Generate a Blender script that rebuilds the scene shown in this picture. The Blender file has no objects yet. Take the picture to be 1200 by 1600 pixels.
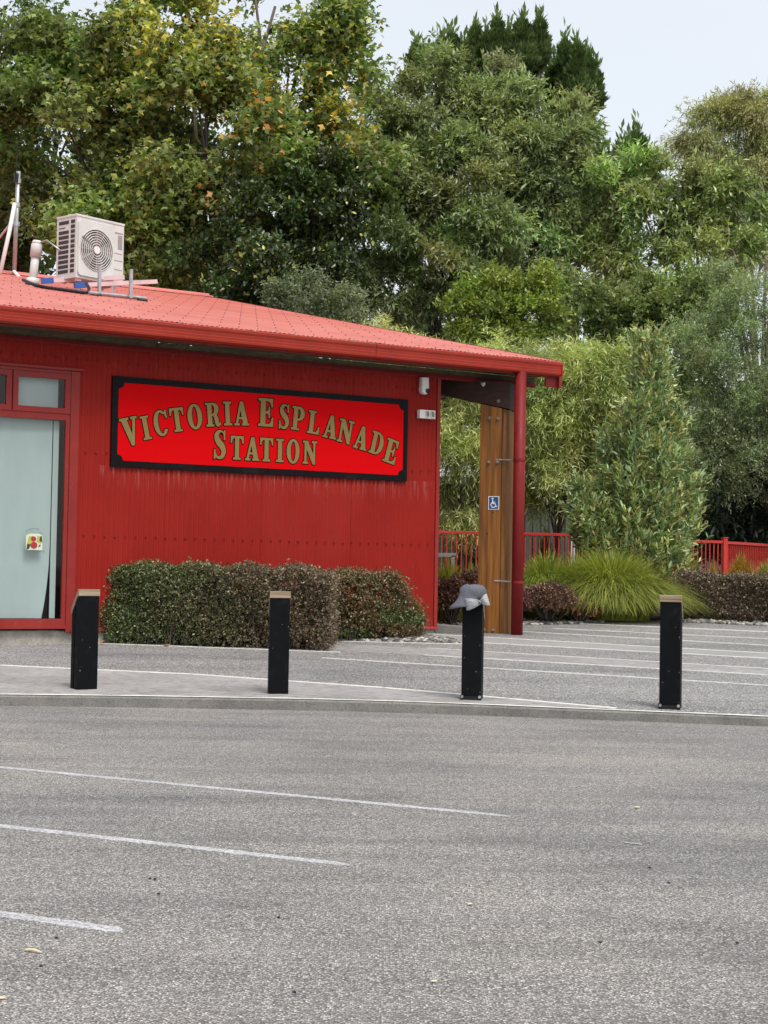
import bpy, math, random
import numpy as np
from mathutils import Vector, Matrix
from mathutils.geometry import tessellate_polygon

rng = np.random.default_rng(7)
random.seed(7)
SC = bpy.context.scene
COL = SC.collection
R = math.radians

# ------------------------------------------------------------------ camera
CAM = np.array([0.0, 0.0, 1.6])
F = 2518.0
_p, _r = R(2.0), R(1.0)
_fw = np.array([0, math.cos(_p), math.sin(_p)])
_r0 = np.array([1.0, 0, 0]); _u0 = np.array([0, -math.sin(_p), math.cos(_p)])
_R = math.cos(_r) * _r0 + math.sin(_r) * _u0
_U = math.cos(_r) * _u0 - math.sin(_r) * _r0
cd = bpy.data.cameras.new('camera')
cam = bpy.data.objects.new('camera', cd); COL.objects.link(cam)
m = Matrix.Identity(4)
for i in range(3):
    m[i][0] = _R[i]; m[i][1] = _U[i]; m[i][2] = -_fw[i]; m[i][3] = CAM[i]
cam.matrix_world = m
cd.sensor_fit = 'VERTICAL'; cd.sensor_height = 36; cd.lens = F / 1600 * 36
cd.clip_start = 0.1; cd.clip_end = 2000
SC.camera = cam

# ------------------------------------------------------------------ sky and light
W = bpy.data.worlds.new('World'); SC.world = W; W.use_nodes = True
nt = W.node_tree; nt.nodes.clear()
wo = nt.nodes.new('ShaderNodeOutputWorld')
bg1 = nt.nodes.new('ShaderNodeBackground'); bg2 = nt.nodes.new('ShaderNodeBackground')
add = nt.nodes.new('ShaderNodeAddShader')
sky = nt.nodes.new('ShaderNodeTexSky'); sky.sky_type = 'NISHITA'; sky.sun_disc = False
SUN_EL, SUN_AZ = 58, 150          # azimuth clockwise from +Y
sky.sun_elevation = R(SUN_EL); sky.sun_rotation = R(SUN_AZ); sky.dust_density = 4; sky.air_density = 1.0
nt.links.new(sky.outputs[0], bg1.inputs[0]); bg1.inputs[1].default_value = 0.05
# the overcast cloud deck: pale, a little brighter overhead, faint soft structure
tc = nt.nodes.new('ShaderNodeTexCoord')
mp = nt.nodes.new('ShaderNodeMapping'); mp.inputs['Scale'].default_value = (1.2, 1.2, 4.0)
nz = nt.nodes.new('ShaderNodeTexNoise'); nz.inputs['Scale'].default_value = 1.6; nz.inputs['Detail'].default_value = 4
rp_ = nt.nodes.new('ShaderNodeValToRGB')
rp_.color_ramp.elements[0].position = 0.35; rp_.color_ramp.elements[0].color = (0.76, 0.765, 0.755, 1)
rp_.color_ramp.elements[1].position = 0.68; rp_.color_ramp.elements[1].color = (0.84, 0.835, 0.80, 1)
nt.links.new(tc.outputs['Generated'], mp.inputs[0]); nt.links.new(mp.outputs[0], nz.inputs['Vector'])
nt.links.new(nz.outputs['Fac'], rp_.inputs[0]); nt.links.new(rp_.outputs[0], bg2.inputs[0])
bg2.inputs[1].default_value = 0.52
nt.links.new(bg1.outputs[0], add.inputs[0]); nt.links.new(bg2.outputs[0], add.inputs[1])
nt.links.new(add.outputs[0], wo.inputs[0])
sd = bpy.data.lights.new('sun', 'SUN'); sd.energy = 1.5; sd.angle = R(20); sd.color = (1, 0.97, 0.92)
sun = bpy.data.objects.new('sun', sd); COL.objects.link(sun)
sv = Vector((math.sin(R(SUN_AZ)) * math.cos(R(SUN_EL)), math.cos(R(SUN_AZ)) * math.cos(R(SUN_EL)), math.sin(R(SUN_EL))))
sun.rotation_euler = sv.to_track_quat('Z', 'Y').to_euler()
sun.location = (0, 0, 40)
SC.view_settings.view_transform = 'Standard'; SC.view_settings.look = 'None'
SC.view_settings.exposure = 0.75; SC.view_settings.gamma = 1
try: SC.view_settings.use_curve_mapping = False
except Exception: pass
SC.render.engine = 'CYCLES'
SC.cycles.max_bounces = 6; SC.cycles.transparent_max_bounces = 8

# ------------------------------------------------------------------ place helpers (real distances)
def ray(x, y):
    d = _fw * F + _R * (x - 600) + _U * (800 - y)
    return d / d[1]
def at(x, y, Y): return CAM + ray(x, y) * Y
def onplane(x, y, P, N):
    d = ray(x, y); N = np.array(N, float)
    return CAM + d * (np.dot(np.array(P) - CAM, N) / np.dot(d, N))
def pz(Y): return 0.26 + 0.037 * (Y - 16)
def gp(x, y): return onplane(x, y, [0, 16, .26], [0, -.037, 1])
def rp(x, y): return onplane(x, y, [0, 0, 0], [0, -.01, 1])
TH = R(31.4)
W0 = np.array([0.8404, 25.2, 0.0])
EU = np.array([math.cos(TH), math.sin(TH), 0]); EN = np.array([math.sin(TH), -math.cos(TH), 0])
def fr(u, n, z): return tuple(W0 + EU * u + EN * n + np.array([0, 0, z]))
def sstep(a, b, x):
    t = min(1, max(0, (x - a) / (b - a))); return t * t * (3 - 2 * t)
def terr(X, Y):
    return min(pz(max(Y, 10)), 1.9) - 0.03 + 0.3 * sstep(29.5, 33, Y)

# ------------------------------------------------------------------ tags
def tag(o, label=None, cat=None, group=None, kind=None):
    if label: o['label'] = label
    if cat: o['category'] = cat
    if group: o['group'] = group
    if kind: o['kind'] = kind
    return o
def empty(name, loc=(0, 0, 0), rz=0):
    o = bpy.data.objects.new(name, None); COL.objects.link(o)
    o.location = loc; o.rotation_euler = (0, 0, rz); o.empty_display_size = 0.2
    return o

# ------------------------------------------------------------------ mesh collector
class MB:
    def __init__(s): s.v = []; s.f = []
    def add(s, vs, fs):
        b = len(s.v); s.v += [tuple(map(float, v)) for v in vs]; s.f += [tuple(i + b for i in f) for f in fs]
        return s
    def hexa(s, c):   # 8 corners: bottom 4 ccw, top 4 ccw
        return s.add(c, [(3, 2, 1, 0), (4, 5, 6, 7), (0, 1, 5, 4), (1, 2, 6, 5), (2, 3, 7, 6), (3, 0, 4, 7)])
    def box(s, x0, x1, y0, y1, z0, z1, M=None):
        c = [(x0, y0, z0), (x1, y0, z0), (x1, y1, z0), (x0, y1, z0), (x0, y0, z1), (x1, y0, z1), (x1, y1, z1), (x0, y1, z1)]
        if M: c = [M(*p) for p in c]
        return s.hexa(c)
    def tube(s, pts, rad, n=6, cap=True):
        pts = [np.array(p, float) for p in pts]
        if np.isscalar(rad): rad = [rad] * len(pts)
        rings = []; up = np.array([0, 0, 1.0])
        for i, p in enumerate(pts):
            d = pts[min(i + 1, len(pts) - 1)] - pts[max(i - 1, 0)]
            d = d / (np.linalg.norm(d) + 1e-9)
            a = np.cross(d, up if abs(d[2]) < 0.9 else np.array([1.0, 0, 0])); a /= np.linalg.norm(a) + 1e-9
            b = np.cross(d, a)
            rings.append([p + rad[i] * (a * math.cos(2 * math.pi * k / n) + b * math.sin(2 * math.pi * k / n)) for k in range(n)])
        vs = [v for r in rings for v in r]; fs = []
        for i in range(len(pts) - 1):
            for k in range(n):
                k2 = (k + 1) % n
                fs.append((i * n + k, i * n + k2, (i + 1) * n + k2, (i + 1) * n + k))
        if cap: fs.append(tuple(range(n))); fs.append(tuple(reversed(range((len(pts) - 1) * n, len(pts) * n))))
        return s.add(vs, fs)
    def extr(s, prof, A, B):   # profile points (p,q) swept from frame A to frame B (functions p,q -> xyz)
        n = len(prof)
        vs = [A(*p) for p in prof] + [B(*p) for p in prof]
        fs = [(k, (k + 1) % n, n + (k + 1) % n, n + k) for k in range(n)]
        fs += [tuple(reversed(range(n))), tuple(range(n, 2 * n))]
        return s.add(vs, fs)
    def build(s, name, mat, parent=None, smooth=False, bevel=0):
        me = bpy.data.meshes.new(name); me.from_pydata(s.v, [], s.f)
        me.update(); me.materials.append(mat)
        if smooth:
            me.polygons.foreach_set('use_smooth', [True] * len(me.polygons))
        o = bpy.data.objects.new(name, me); COL.objects.link(o)
        if parent is not None: o.parent = parent
        import bmesh
        bm = bmesh.new(); bm.from_mesh(me); bmesh.ops.recalc_face_normals(bm, faces=bm.faces)
        if bevel:
            bmesh.ops.bevel(bm, geom=[e for e in bm.edges if e.is_manifold and e.calc_face_angle(0) > 0.6], offset=bevel, segments=2, affect='EDGES', profile=0.6)
        bm.to_mesh(me); bm.free()
        return o
def wbox(u0, u1, n0, n1, z0, z1, mb=None):
    mb = mb or MB(); return mb.box(u0, u1, n0, n1, z0, z1, fr)

# ------------------------------------------------------------------ materials
def mat(name, col, rough=0.6, metal=0, spec=0.5):
    m = bpy.data.materials.new(name); m.use_nodes = True
    b = m.node_tree.nodes['Principled BSDF']
    b.inputs['Base Color'].default_value = (*col, 1); b.inputs['Roughness'].default_value = rough
    b.inputs['Metallic'].default_value = metal; b.inputs['Specular IOR Level'].default_value = spec
    return m
class NT:
    def __init__(s, m): s.t = m.node_tree; s.b = s.t.nodes['Principled BSDF']
    def n(s, typ, **k):
        nd = s.t.nodes.new(typ)
        for a, b in k.items():
            if a in nd.inputs: nd.inputs[a].default_value = b
            else: setattr(nd, a, b)
        return nd
    def l(s, a, b): s.t.links.new(a, b)
    def coord(s, scale=(1, 1, 1), out='Object', rot=(0, 0, 0)):
        c = s.n('ShaderNodeTexCoord'); p = s.n('ShaderNodeMapping'); p.inputs['Scale'].default_value = scale; p.inputs['Rotation'].default_value = rot
        s.l(c.outputs[out], p.inputs[0]); return p.outputs[0]
    def noise(s, vec, scale, detail=3, rough=0.5):
        x = s.n('ShaderNodeTexNoise'); x.inputs['Scale'].default_value = scale; x.inputs['Detail'].default_value = detail; x.inputs['Roughness'].default_value = rough
        s.l(vec, x.inputs['Vector']); return x.outputs['Fac']
    def ramp(s, fac, stops):
        r = s.n('ShaderNodeValToRGB'); e = r.color_ramp.elements
        while len(e) < len(stops): e.new(0.5)
        for i, (p, c) in enumerate(stops):
            e[i].position = p; e[i].color = (*c, 1) if len(c) == 3 else c
        s.l(fac, r.inputs[0]); return r.outputs[0]
    def mix(s, fac, a, b, mode='MIX'):
        x = s.n('ShaderNodeMix', data_type='RGBA', blend_type=mode)
        for i, v in ((0, fac), (6, a), (7, b)):
            if hasattr(v, 'is_linked') or isinstance(v, bpy.types.NodeSocket): s.l(v, x.inputs[i])
            elif i == 0: x.inputs[0].default_value = v
            else: x.inputs[i].default_value = (*v, 1)
        return x.outputs[2]
    def math(s, op, a, b=0.0, clamp=False):
        x = s.n('ShaderNodeMath', operation=op); x.use_clamp = clamp
        for i, v in ((0, a), (1, b)):
            if isinstance(v, bpy.types.NodeSocket): s.l(v, x.inputs[i])
            else: x.inputs[i].default_value = v
        return x.outputs[0]
    def bump(s, h, strength=0.3, dist=0.01):
        x = s.n('ShaderNodeBump'); x.inputs['Strength'].default_value = strength; x.inputs['Distance'].default_value = dist
        s.l(h, x.inputs['Height']); s.l(x.outputs[0], s.b.inputs['Normal'])

def painted(name, col, rough=0.45, dirt=0.25, scale=3.0, streak=False, spec=0.4):
    m = mat(name, col, rough, spec=spec); t = NT(m)
    v = t.coord((1, 1, 0.25 if streak else 1))
    n1 = t.noise(v, scale, 5, 0.6); n2 = t.noise(t.coord(), scale * 14, 3)
    dk = tuple(c * (1 - dirt) for c in col); lt = tuple(min(1, c * (1 + dirt * 0.6) + 0.01) for c in col)
    c1 = t.ramp(n1, [(0.3, dk), (0.55, col), (0.8, lt)])
    c2 = t.mix(t.ramp(n2, [(0.62, (0, 0, 0)), (0.8, (0.35, 0.35, 0.35))]), c1, tuple(min(1, c * 0.7 + 0.12 * min(1, max(col) * 4)) for c in col))
    t.l(c2, t.b.inputs['Base Color'])
    r = t.ramp(n1, [(0.3, (rough * 0.8,) * 3), (0.7, (min(1, rough * 1.25),) * 3)]); t.l(r, t.b.inputs['Roughness'])
    t.bump(n2, 0.08, 0.004)
    return m

def chipseal(name, dark, light, warm, scale, patch, contrast=1.0, bstr=0.5, tracks=False):
    m = mat(name, light, 0.85, spec=0.3); t = NT(m)
    v = t.coord()
    vo = t.n('ShaderNodeTexVoronoi'); vo.inputs['Scale'].default_value = scale; t.l(v, vo.inputs['Vector'])
    sep = t.n('ShaderNodeSeparateColor'); t.l(vo.outputs['Color'], sep.inputs[0])
    stone = t.ramp(sep.outputs[0], [(0.0, dark), (0.45, tuple((a + b) / 2 for a, b in zip(dark, light))), (0.8, light), (1.0, tuple(min(1, c * 1.7) for c in light))])
    gap = t.ramp(vo.outputs['Distance'], [(0.25, (0, 0, 0)), (0.75, (0.9, 0.9, 0.9))])
    c = t.mix(gap, stone, tuple(x * 0.35 for x in dark))
    n0 = t.noise(v, scale * 0.28, 3); c = t.mix(t.math('MULTIPLY', t.ramp(n0, [(0.35, (0, 0, 0)), (0.7, (1, 1, 1))]), 0.35), c, dark)
    n1 = t.noise(t.coord((0.55, 1.7, 1), rot=(0, 0, R(-6))), patch, 6, 0.62)
    c = t.mix(1.0, c, t.ramp(n1, [(0.32, (0.72, 0.72, 0.73)), (0.5, (1, 1, 1)), (0.72, (1.22, 1.2, 1.16))]), 'MULTIPLY')
    n2 = t.noise(v, 0.22, 2); c = t.mix(1.0, c, t.ramp(n2, [(0.3, (0.9, 0.9, 0.93)), (0.7, warm)]), 'MULTIPLY')
    if tracks:   # tyre-polished arcs, old oil spots and a dusty gutter line
        n3 = t.noise(t.coord((0.16, 1.15, 1), rot=(0, 0, R(11))), 2.3, 5, 0.6)
        c = t.mix(1.0, c, t.ramp(n3, [(0.36, (0.88, 0.875, 0.87)), (0.46, (1, 1, 1)), (0.60, (1, 1, 1)), (0.72, (1.08, 1.07, 1.06))]), 'MULTIPLY')
        n4 = t.noise(t.coord((1, 2.2, 1)), 0.55, 3, 0.5)
        c = t.mix(1.0, c, t.ramp(n4, [(0.28, (0.92, 0.92, 0.93)), (0.5, (1, 1, 1)), (0.75, (1.08, 1.07, 1.04))]), 'MULTIPLY')
        ov = t.n('ShaderNodeTexVoronoi'); ov.inputs['Scale'].default_value = 0.8; t.l(t.coord(), ov.inputs['Vector'])
        c = t.mix(t.ramp(ov.outputs['Distance'], [(0.02, (.35, .35, .35)), (0.07, (0, 0, 0))]), c, (0.05, 0.05, 0.05))
    t.l(c, t.b.inputs['Base Color'])
    h = t.math('SUBTRACT', sep.outputs[1], vo.outputs['Distance'])
    t.bump(h, bstr, 0.006)
    return m

def concrete(name, col, vary=0.2, sc=2.0, streak=False, bumpk=0.25):
    m = mat(name, col, 0.85, spec=0.3); t = NT(m)
    n1 = t.noise(t.coord(), sc, 6, 0.65); n2 = t.noise(t.coord((1, 5, 1) if streak else (1, 1, 1), rot=(0, 0, R(22) if streak else 0)), 9 if streak else 60, 4, 0.6)
    c = t.ramp(n1, [(0.3, tuple(x * (1 - vary) for x in col)), (0.7, tuple(min(1, x * (1 + vary)) for x in col))])
    c = t.mix(1.0, c, t.ramp(n2, [(0.36, (0.38, 0.37, 0.36)) if streak else (0.3, (0.5, 0.5, 0.5)), (0.47, (1, 1, 1)), (0.8, (1.12, 1.12, 1.12))]), 'MULTIPLY')
    n3 = t.noise(t.coord(), 220, 2); c = t.mix(1.0, c, t.ramp(n3, [(0.35, (0.8, 0.8, 0.8)), (0.65, (1.15, 1.15, 1.15))]), 'MULTIPLY')
    t.l(c, t.b.inputs['Base Color']); t.bump(n2, bumpk, 0.01)
    return m

def wood(name, c0, c1, c2, scale=1.0, rough=0.5, axis=2):
    m = mat(name, c1, rough); t = NT(m)
    s = [9 * scale] * 3; s[axis] = 0.35 * scale
    g = t.noise(t.coord(tuple(s)), 2.2, 6, 0.6)
    s2 = [40 * scale] * 3; s2[axis] = 0.9 * scale
    g2 = t.noise(t.coord(tuple(s2)), 2.0, 3)
    c = t.ramp(g, [(0.28, c0), (0.5, c1), (0.72, c2)])
    c = t.mix(1.0, c, t.ramp(g2, [(0.3, (0.62, 0.6, 0.58)), (0.55, (1, 1, 1)), (0.75, (1.15, 1.12, 1.05))]), 'MULTIPLY')
    vo = t.n('ShaderNodeTexVoronoi'); vo.inputs['Scale'].default_value = 3.2; t.l(t.coord((1, 1, 0.8)), vo.inputs['Vector'])
    c = t.mix(t.ramp(vo.outputs['Distance'], [(0.03, (0.9, 0.9, 0.9)), (0.07, (0, 0, 0))]), c, tuple(x * 0.3 for x in c0))
    t.l(c, t.b.inputs['Base Color']); t.bump(g2, 0.15, 0.004)
    return m

def leafmat(name, rough=0.5, trans=0.3, spec=0.4):
    m = mat(name, (0.06, 0.1, 0.03), rough, spec=spec); t = NT(m)
    a = t.n('ShaderNodeAttribute', attribute_name='leafcol')
    t.l(a.outputs['Color'], t.b.inputs['Base Color'])
    tr = t.n('ShaderNodeBsdfTranslucent'); c = t.mix(1.0, a.outputs['Color'], (1.5, 1.6, 0.7), 'MULTIPLY'); t.l(c, tr.inputs[0])
    mx = t.n('ShaderNodeMixShader'); mx.inputs[0].default_value = trans
    out = t.t.nodes['Material Output']
    t.l(t.b.outputs[0], mx.inputs[1]); t.l(tr.outputs[0], mx.inputs[2]); t.l(mx.outputs[0], out.inputs[0])
    return m

M = {}
M['road'] = chipseal('chip seal asphalt', (0.165, 0.161, 0.155), (0.51, 0.495, 0.475), (1.04, 1.025, 0.995), 115, 0.7, bstr=.55, tracks=True)
M['aggregate'] = chipseal('exposed aggregate paving', (0.17, 0.17, 0.17), (0.53, 0.525, 0.51), (1.03, 1.01, 0.98), 66, 0.5, bstr=0.5)
def linemat():
    m = concrete('worn white road paint', (0.47, 0.47, 0.49), 0.15, 5); t = NT(m)
    old = t.b.inputs['Base Color'].links[0].from_socket
    vo = t.n('ShaderNodeTexVoronoi'); vo.inputs['Scale'].default_value = 95; t.l(t.coord(), vo.inputs['Vector'])
    sp = t.n('ShaderNodeSeparateColor'); t.l(vo.outputs['Color'], sp.inputs[0]); w = t.noise(t.coord(), 6, 3)
    k = t.math('MULTIPLY', t.math('GREATER_THAN', t.math('ADD', sp.outputs[0], t.math('MULTIPLY', w, .6)), 0.98), 0.75)
    t.l(t.mix(k, old, (0.22, 0.21, 0.2)), t.b.inputs['Base Color']); return m
M['kerb'] = concrete('kerb concrete', (0.20, 0.195, 0.18), 0.25, 3)
M['strip'] = concrete('smooth grey concrete', (0.30, 0.30, 0.29), 0.12, 1.5)
M['rough_strip'] = concrete('brushed concrete', (0.31, 0.30, 0.295), 0.22, 1.2, streak=True, bumpk=0.8)
M['edge'] = concrete('pale concrete edge', (0.66, 0.65, 0.615), 0.15, 4)
M['footing'] = concrete('weathered footing concrete', (0.36, 0.34, 0.30), 0.3, 4)
M['soil'] = concrete('bark and soil', (0.07, 0.05, 0.035), 0.5, 3)
M['red_trim'] = painted('red trim paint', (0.25, 0.02, 0.016), 0.45, 0.15, 2, spec=.3)
M['gutter'] = painted('red gutter enamel', (0.36, 0.035, 0.02), 0.33, 0.12, 1.5)
M['pipe_red'] = painted('dark red pipe paint', (0.19, 0.013, 0.014), 0.5, 0.12, 3, spec=.2)
M['sign_red'] = mat('bright sign red', (0.58, 0.0008, 0.0028), 0.6, spec=0.06)
M['sign_black'] = painted('sign black', (0.005, 0.004, 0.005), 0.5, 0.1, spec=0.12)
M['gold'] = painted('sign gold', (0.235, 0.168, 0.058), 0.5, 0.08, 5, spec=.15)
M['sign_edge'] = mat('letter outline black', (0.004, 0.002, 0.002), 0.6, spec=.08)
M['post_wood'] = wood('stained pine post', (0.09, 0.027, 0.003), (0.23, 0.082, 0.006), (0.33, 0.135, 0.014), 1.0, 0.6)
M['beam_wood'] = wood('porch shade beam', (0.02, 0.007, 0.004), (0.035, 0.012, 0.007), (0.055, 0.02, 0.01), 1.0, 0.7, axis=0)  # porch shade is put into this dark colour for rafter and ceiling boards
M['soffit'] = wood('weathered brown timber', (0.085, 0.06, 0.035), (0.13, 0.10, 0.06), (0.18, 0.14, 0.085), 0.7, 0.8, axis=0)
M['cap_wood'] = wood('weathered cap timber', (0.16, 0.115, 0.07), (0.30, 0.23, 0.15), (0.40, 0.32, 0.22), 2.0, 0.8, axis=0)
M['black'] = painted('black post paint', (0.0035, 0.004, 0.0055), 0.6, 0.3, 9, spec=0.12)
M['black_steel'] = mat('black steel', (0.02, 0.021, 0.024), 0.4, 0.6)
M['galv'] = painted('galvanised steel', (0.42, 0.43, 0.44), 0.38, 0.15, 8)
M['galv'].node_tree.nodes['Principled BSDF'].inputs['Metallic'].default_value = 0.7
M['rusty'] = painted('dull zinc bolt', (0.20, 0.16, 0.14), 0.5, 0.4, 30)
M['pink_metal'] = painted('pink tinted metal', (0.62, 0.47, 0.48), 0.45, 0.12, 4)
M['white_plastic'] = painted('white plastic', (0.74, 0.72, 0.70), 0.4, 0.08, 6)
M['ac'] = painted('cream enamel', (0.58, 0.61, 0.59), 0.42, 0.09, 3)
M['ac_dark'] = mat('dark fin void', (0.035, 0.032, 0.03), 0.7)
M['ac_grey'] = mat('grey label', (0.28, 0.27, 0.26), 0.5)
M['blue'] = mat('blue end cap', (0.02, 0.09, 0.36), 0.5)
M['sign_blue'] = mat('blue sign', (0.006, 0.065, 0.21), 0.45)
M['white'] = mat('white print', (0.78, 0.79, 0.80), 0.5)
M['blind'] = painted('pale blue grey film', (0.385, 0.455, 0.46), 0.7, 0.22, 0.8, streak=True)
M['fence_red'] = painted('bright red rail paint', (0.50, 0.035, 0.025), 0.4, 0.12, 4)
M['shed'] = painted('pale green cladding', (0.11, 0.135, 0.105), 0.6, 0.25, 2)
M['shed_roof'] = painted('white shed roof', (0.62, 0.68, 0.66), 0.4, 0.1, 2)
M['bark'] = wood('grey brown bark', (0.05, 0.04, 0.03), (0.10, 0.082, 0.065), (0.17, 0.145, 0.12), 0.5, 0.9)
M['pale_bark'] = wood('pale bark', (0.16, 0.13, 0.11), (0.27, 0.23, 0.2), (0.40, 0.36, 0.32), 0.5, 0.9)
M['stone'] = concrete('river pebble', (0.36, 0.34, 0.31), 0.45, 9)
M['boulder'] = concrete('dark boulder', (0.035, 0.035, 0.04), 0.4, 3)
M['line'] = linemat()
M['tar'] = mat('tar seam', (0.045, 0.042, 0.04), 0.7)
M['leaf'] = leafmat('broad leaf', 0.48, 0.30, 0.45)
M['leaf_gloss'] = leafmat('glossy leaf', 0.32, 0.15, 0.6)
M['leaf_soft'] = leafmat('narrow leaf', 0.6, 0.28, 0.3)
M['leaf_hedge'] = leafmat('hedge leaf', 0.4, 0.12, 0.5)
def glass():
    m = bpy.data.materials.new('window glass'); m.use_nodes = True; t = m.node_tree; t.nodes.clear()
    o = t.nodes.new('ShaderNodeOutputMaterial'); g = t.nodes.new('ShaderNodeBsdfGlossy'); g.inputs['Roughness'].default_value = 0.03
    tr = t.nodes.new('ShaderNodeBsdfTransparent'); tr.inputs[0].default_value = (0.93, 0.97, 0.95, 1)
    fz = t.nodes.new('ShaderNodeFresnel'); fz.inputs[0].default_value = 1.5; mx = t.nodes.new('ShaderNodeMixShader')
    t.links.new(fz.outputs[0], mx.inputs[0]); t.links.new(tr.outputs[0], mx.inputs[1]); t.links.new(g.outputs[0], mx.inputs[2]); t.links.new(mx.outputs[0], o.inputs[0])
    return m
M['glass'] = glass()

# wall cladding: red paint with chalky run marks under the sign fixings, cobwebs up top
def wallmat():
    m = mat('red corrugated wall paint', (0.33, 0.027, 0.021), 0.55, spec=0.1); t = NT(m)
    n1 = t.noise(t.coord((1, 1, 0.5)), 1.1, 5, 0.6)
    c = t.ramp(n1, [(0.3, (0.245, 0.014, 0.010)), (0.5, (0.28, 0.017, 0.012)), (0.75, (0.30, 0.022, 0.017))])
    v = t.coord((14, 14, 1.1)); s = t.noise(v, 1.6, 4, 0.65)
    geo = t.n('ShaderNodeNewGeometry'); sp = t.n('ShaderNodeSeparateXYZ'); t.l(geo.outputs['Position'], sp.inputs[0])
    z = sp.outputs[2]
    band = t.n('ShaderNodeMapRange'); t.l(z, band.inputs[0]); band.inputs[1].default_value = 2.62; band.inputs[2].default_value = 2.95
    below = t.math('LESS_THAN', z, 2.96)
    inx = t.math('MULTIPLY', t.math('GREATER_THAN', sp.outputs[0], -3.95), below)
    st = t.ramp(s, [(0.5, (0, 0, 0)), (0.72, (1, 1, 1))])
    k = t.math('MULTIPLY', t.math('MULTIPLY', st, band.outputs[0]), t.math('MULTIPLY', inx, 0.24))
    c = t.mix(k, c, (0.62, 0.42, 0.38))
    s3 = t.noise(t.coord((6, 6, 3)), 2.5, 6, 0.75); up = t.n('ShaderNodeMapRange'); t.l(z, up.inputs[0]); up.inputs[1].default_value = 4.15; up.inputs[2].default_value = 4.6
    k2 = t.math('MULTIPLY', t.math('MULTIPLY', t.ramp(s3, [(0.58, (0, 0, 0)), (0.8, (1, 1, 1))]), up.outputs[0]), 0.35)
    c = t.mix(k2, c, (0.5, 0.3, 0.27))
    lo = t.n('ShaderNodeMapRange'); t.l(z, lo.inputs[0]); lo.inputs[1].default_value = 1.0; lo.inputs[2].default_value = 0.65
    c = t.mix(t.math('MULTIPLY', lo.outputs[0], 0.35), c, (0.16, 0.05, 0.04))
    t.l(c, t.b.inputs['Base Color']); t.bump(n1, 0.05, 0.01)
    return m
M['wall'] = wallmat()
def roofmat():
    m = mat('sun faded red roof', (0.50, 0.105, 0.085), 0.42, spec=0.55); t = NT(m)
    n1 = t.noise(t.coord((1, 1, 1)), 0.8, 6, 0.65)
    c = t.ramp(n1, [(0.3, (0.45, 0.10, 0.08)), (0.5, (0.54, 0.14, 0.11)), (0.75, (0.58, 0.19, 0.155))])
    n2 = t.noise(t.coord(), 22, 5, 0.7); c = t.mix(t.math('MULTIPLY', t.ramp(n2, [(0.6, (0, 0, 0)), (0.8, (1, 1, 1))]), 0.3), c, (0.5, 0.32, 0.27))
    t.l(c, t.b.inputs['Base Color']); return m
M['roof'] = roofmat()

# ------------------------------------------------------------------ ground
def sheet(name, pts, m, parent=None, dz=0.0, kind='structure', skirt=0):
    mb = MB(); pts = [(p[0], p[1], p[2] + dz) for p in pts]
    tris = tessellate_polygon([[Vector(p) for p in pts]]); mb.add(pts, tris)
    if skirt:
        n_ = len(pts); mb.v += [(p[0], p[1], p[2] - skirt) for p in pts]; mb.f += [(k, (k + 1) % n_, n_ + (k + 1) % n_, n_ + k) for k in range(n_)]
    o = mb.build(name, m, parent)
    bmn = o.data
    if bmn.polygons[0].normal.z < 0: bmn.flip_normals()
    if kind: o['kind'] = kind
    return o
kerb = [(-60, 9.0), (-15, 14.3), (-8, 15.9), (-3.80, 16.15), (-1.9, 16.22), (0.03, 16.16), (1.91, 15.82), (3.70, 15.45), (8, 14.5), (15, 12.6), (60, 2.0)]
# smooth the kerb line
def resample(pl, k=6):
    out = []
    for i in range(len(pl) - 1):
        p0 = np.array(pl[max(i - 1, 0)]); p1 = np.array(pl[i]); p2 = np.array(pl[i + 1]); p3 = np.array(pl[min(i + 2, len(pl) - 1)])
        for j in range(k):
            t = j / k
            if i in (0, len(pl) - 2): q = p1 + (p2 - p1) * t
            else: q = 0.5 * ((2 * p1) + (-p0 + p2) * t + (2 * p0 - 5 * p1 + 4 * p2 - p3) * t * t + (-p0 + 3 * p1 - 3 * p2 + p3) * t ** 3)
            out.append(tuple(q))
    out.append(tuple(pl[-1])); return out
kl = resample(kerb)
sheet('road', [(-60, -60, -0.6), (60, -60, -0.6)] + [(x, y + 0.02, 0.01 * (y + 0.02)) for x, y in reversed(kl)], M['road'])
mb = MB(); prof = [(0, -0.06), (0.0, 0.0), (0.012, None), (0.03, None), (0.14, None), (0.14, -9)]
rows = []
for x, y in kl:
    zt = pz(y) + 0.004; zb = 0.01 * y - 0.02
    rows.append([(x, y, zb), (x, y, zt - 0.02), (x, y + 0.015, zt - 0.003), (x, y + 0.15, zt + 0.0035), (x, y + 0.15, zb)])
vs = [p for r in rows for p in r]; fs = []
for i in range(len(rows) - 1):
    for k in range(4): fs.append((i * 5 + k, i * 5 + k + 1, (i + 1) * 5 + k + 1, (i + 1) * 5 + k))
mb.add(vs, fs); o = mb.build('kerb', M['kerb']); o['kind'] = 'structure'
# pale worn lip along the kerb top
mb = MB(); vs = []; fs = []
rl = random.Random(3)
kd = []
for i in range(len(kl) - 1):
    a = np.array(kl[i]); b = np.array(kl[i + 1]); kk = max(1, int(np.linalg.norm(b - a) / 0.12)) if abs(a[0]) < 9 else 1
    kd += [tuple(a + (b - a) * j / kk) for j in range(kk)]
for i, (x, y) in enumerate(kd):
    w = 0.085 + rl.uniform(-0.02, 0.02)
    vs += [(x, y + 0.012, pz(y) + 0.0085), (x, y + w, pz(y + w) + 0.0085)]
    if i: fs.append((2 * i - 2, 2 * i, 2 * i + 1, 2 * i - 1))
mb.add(vs, fs); tag(mb.build('kerb_edge', M['edge']), kind='structure')

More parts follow.
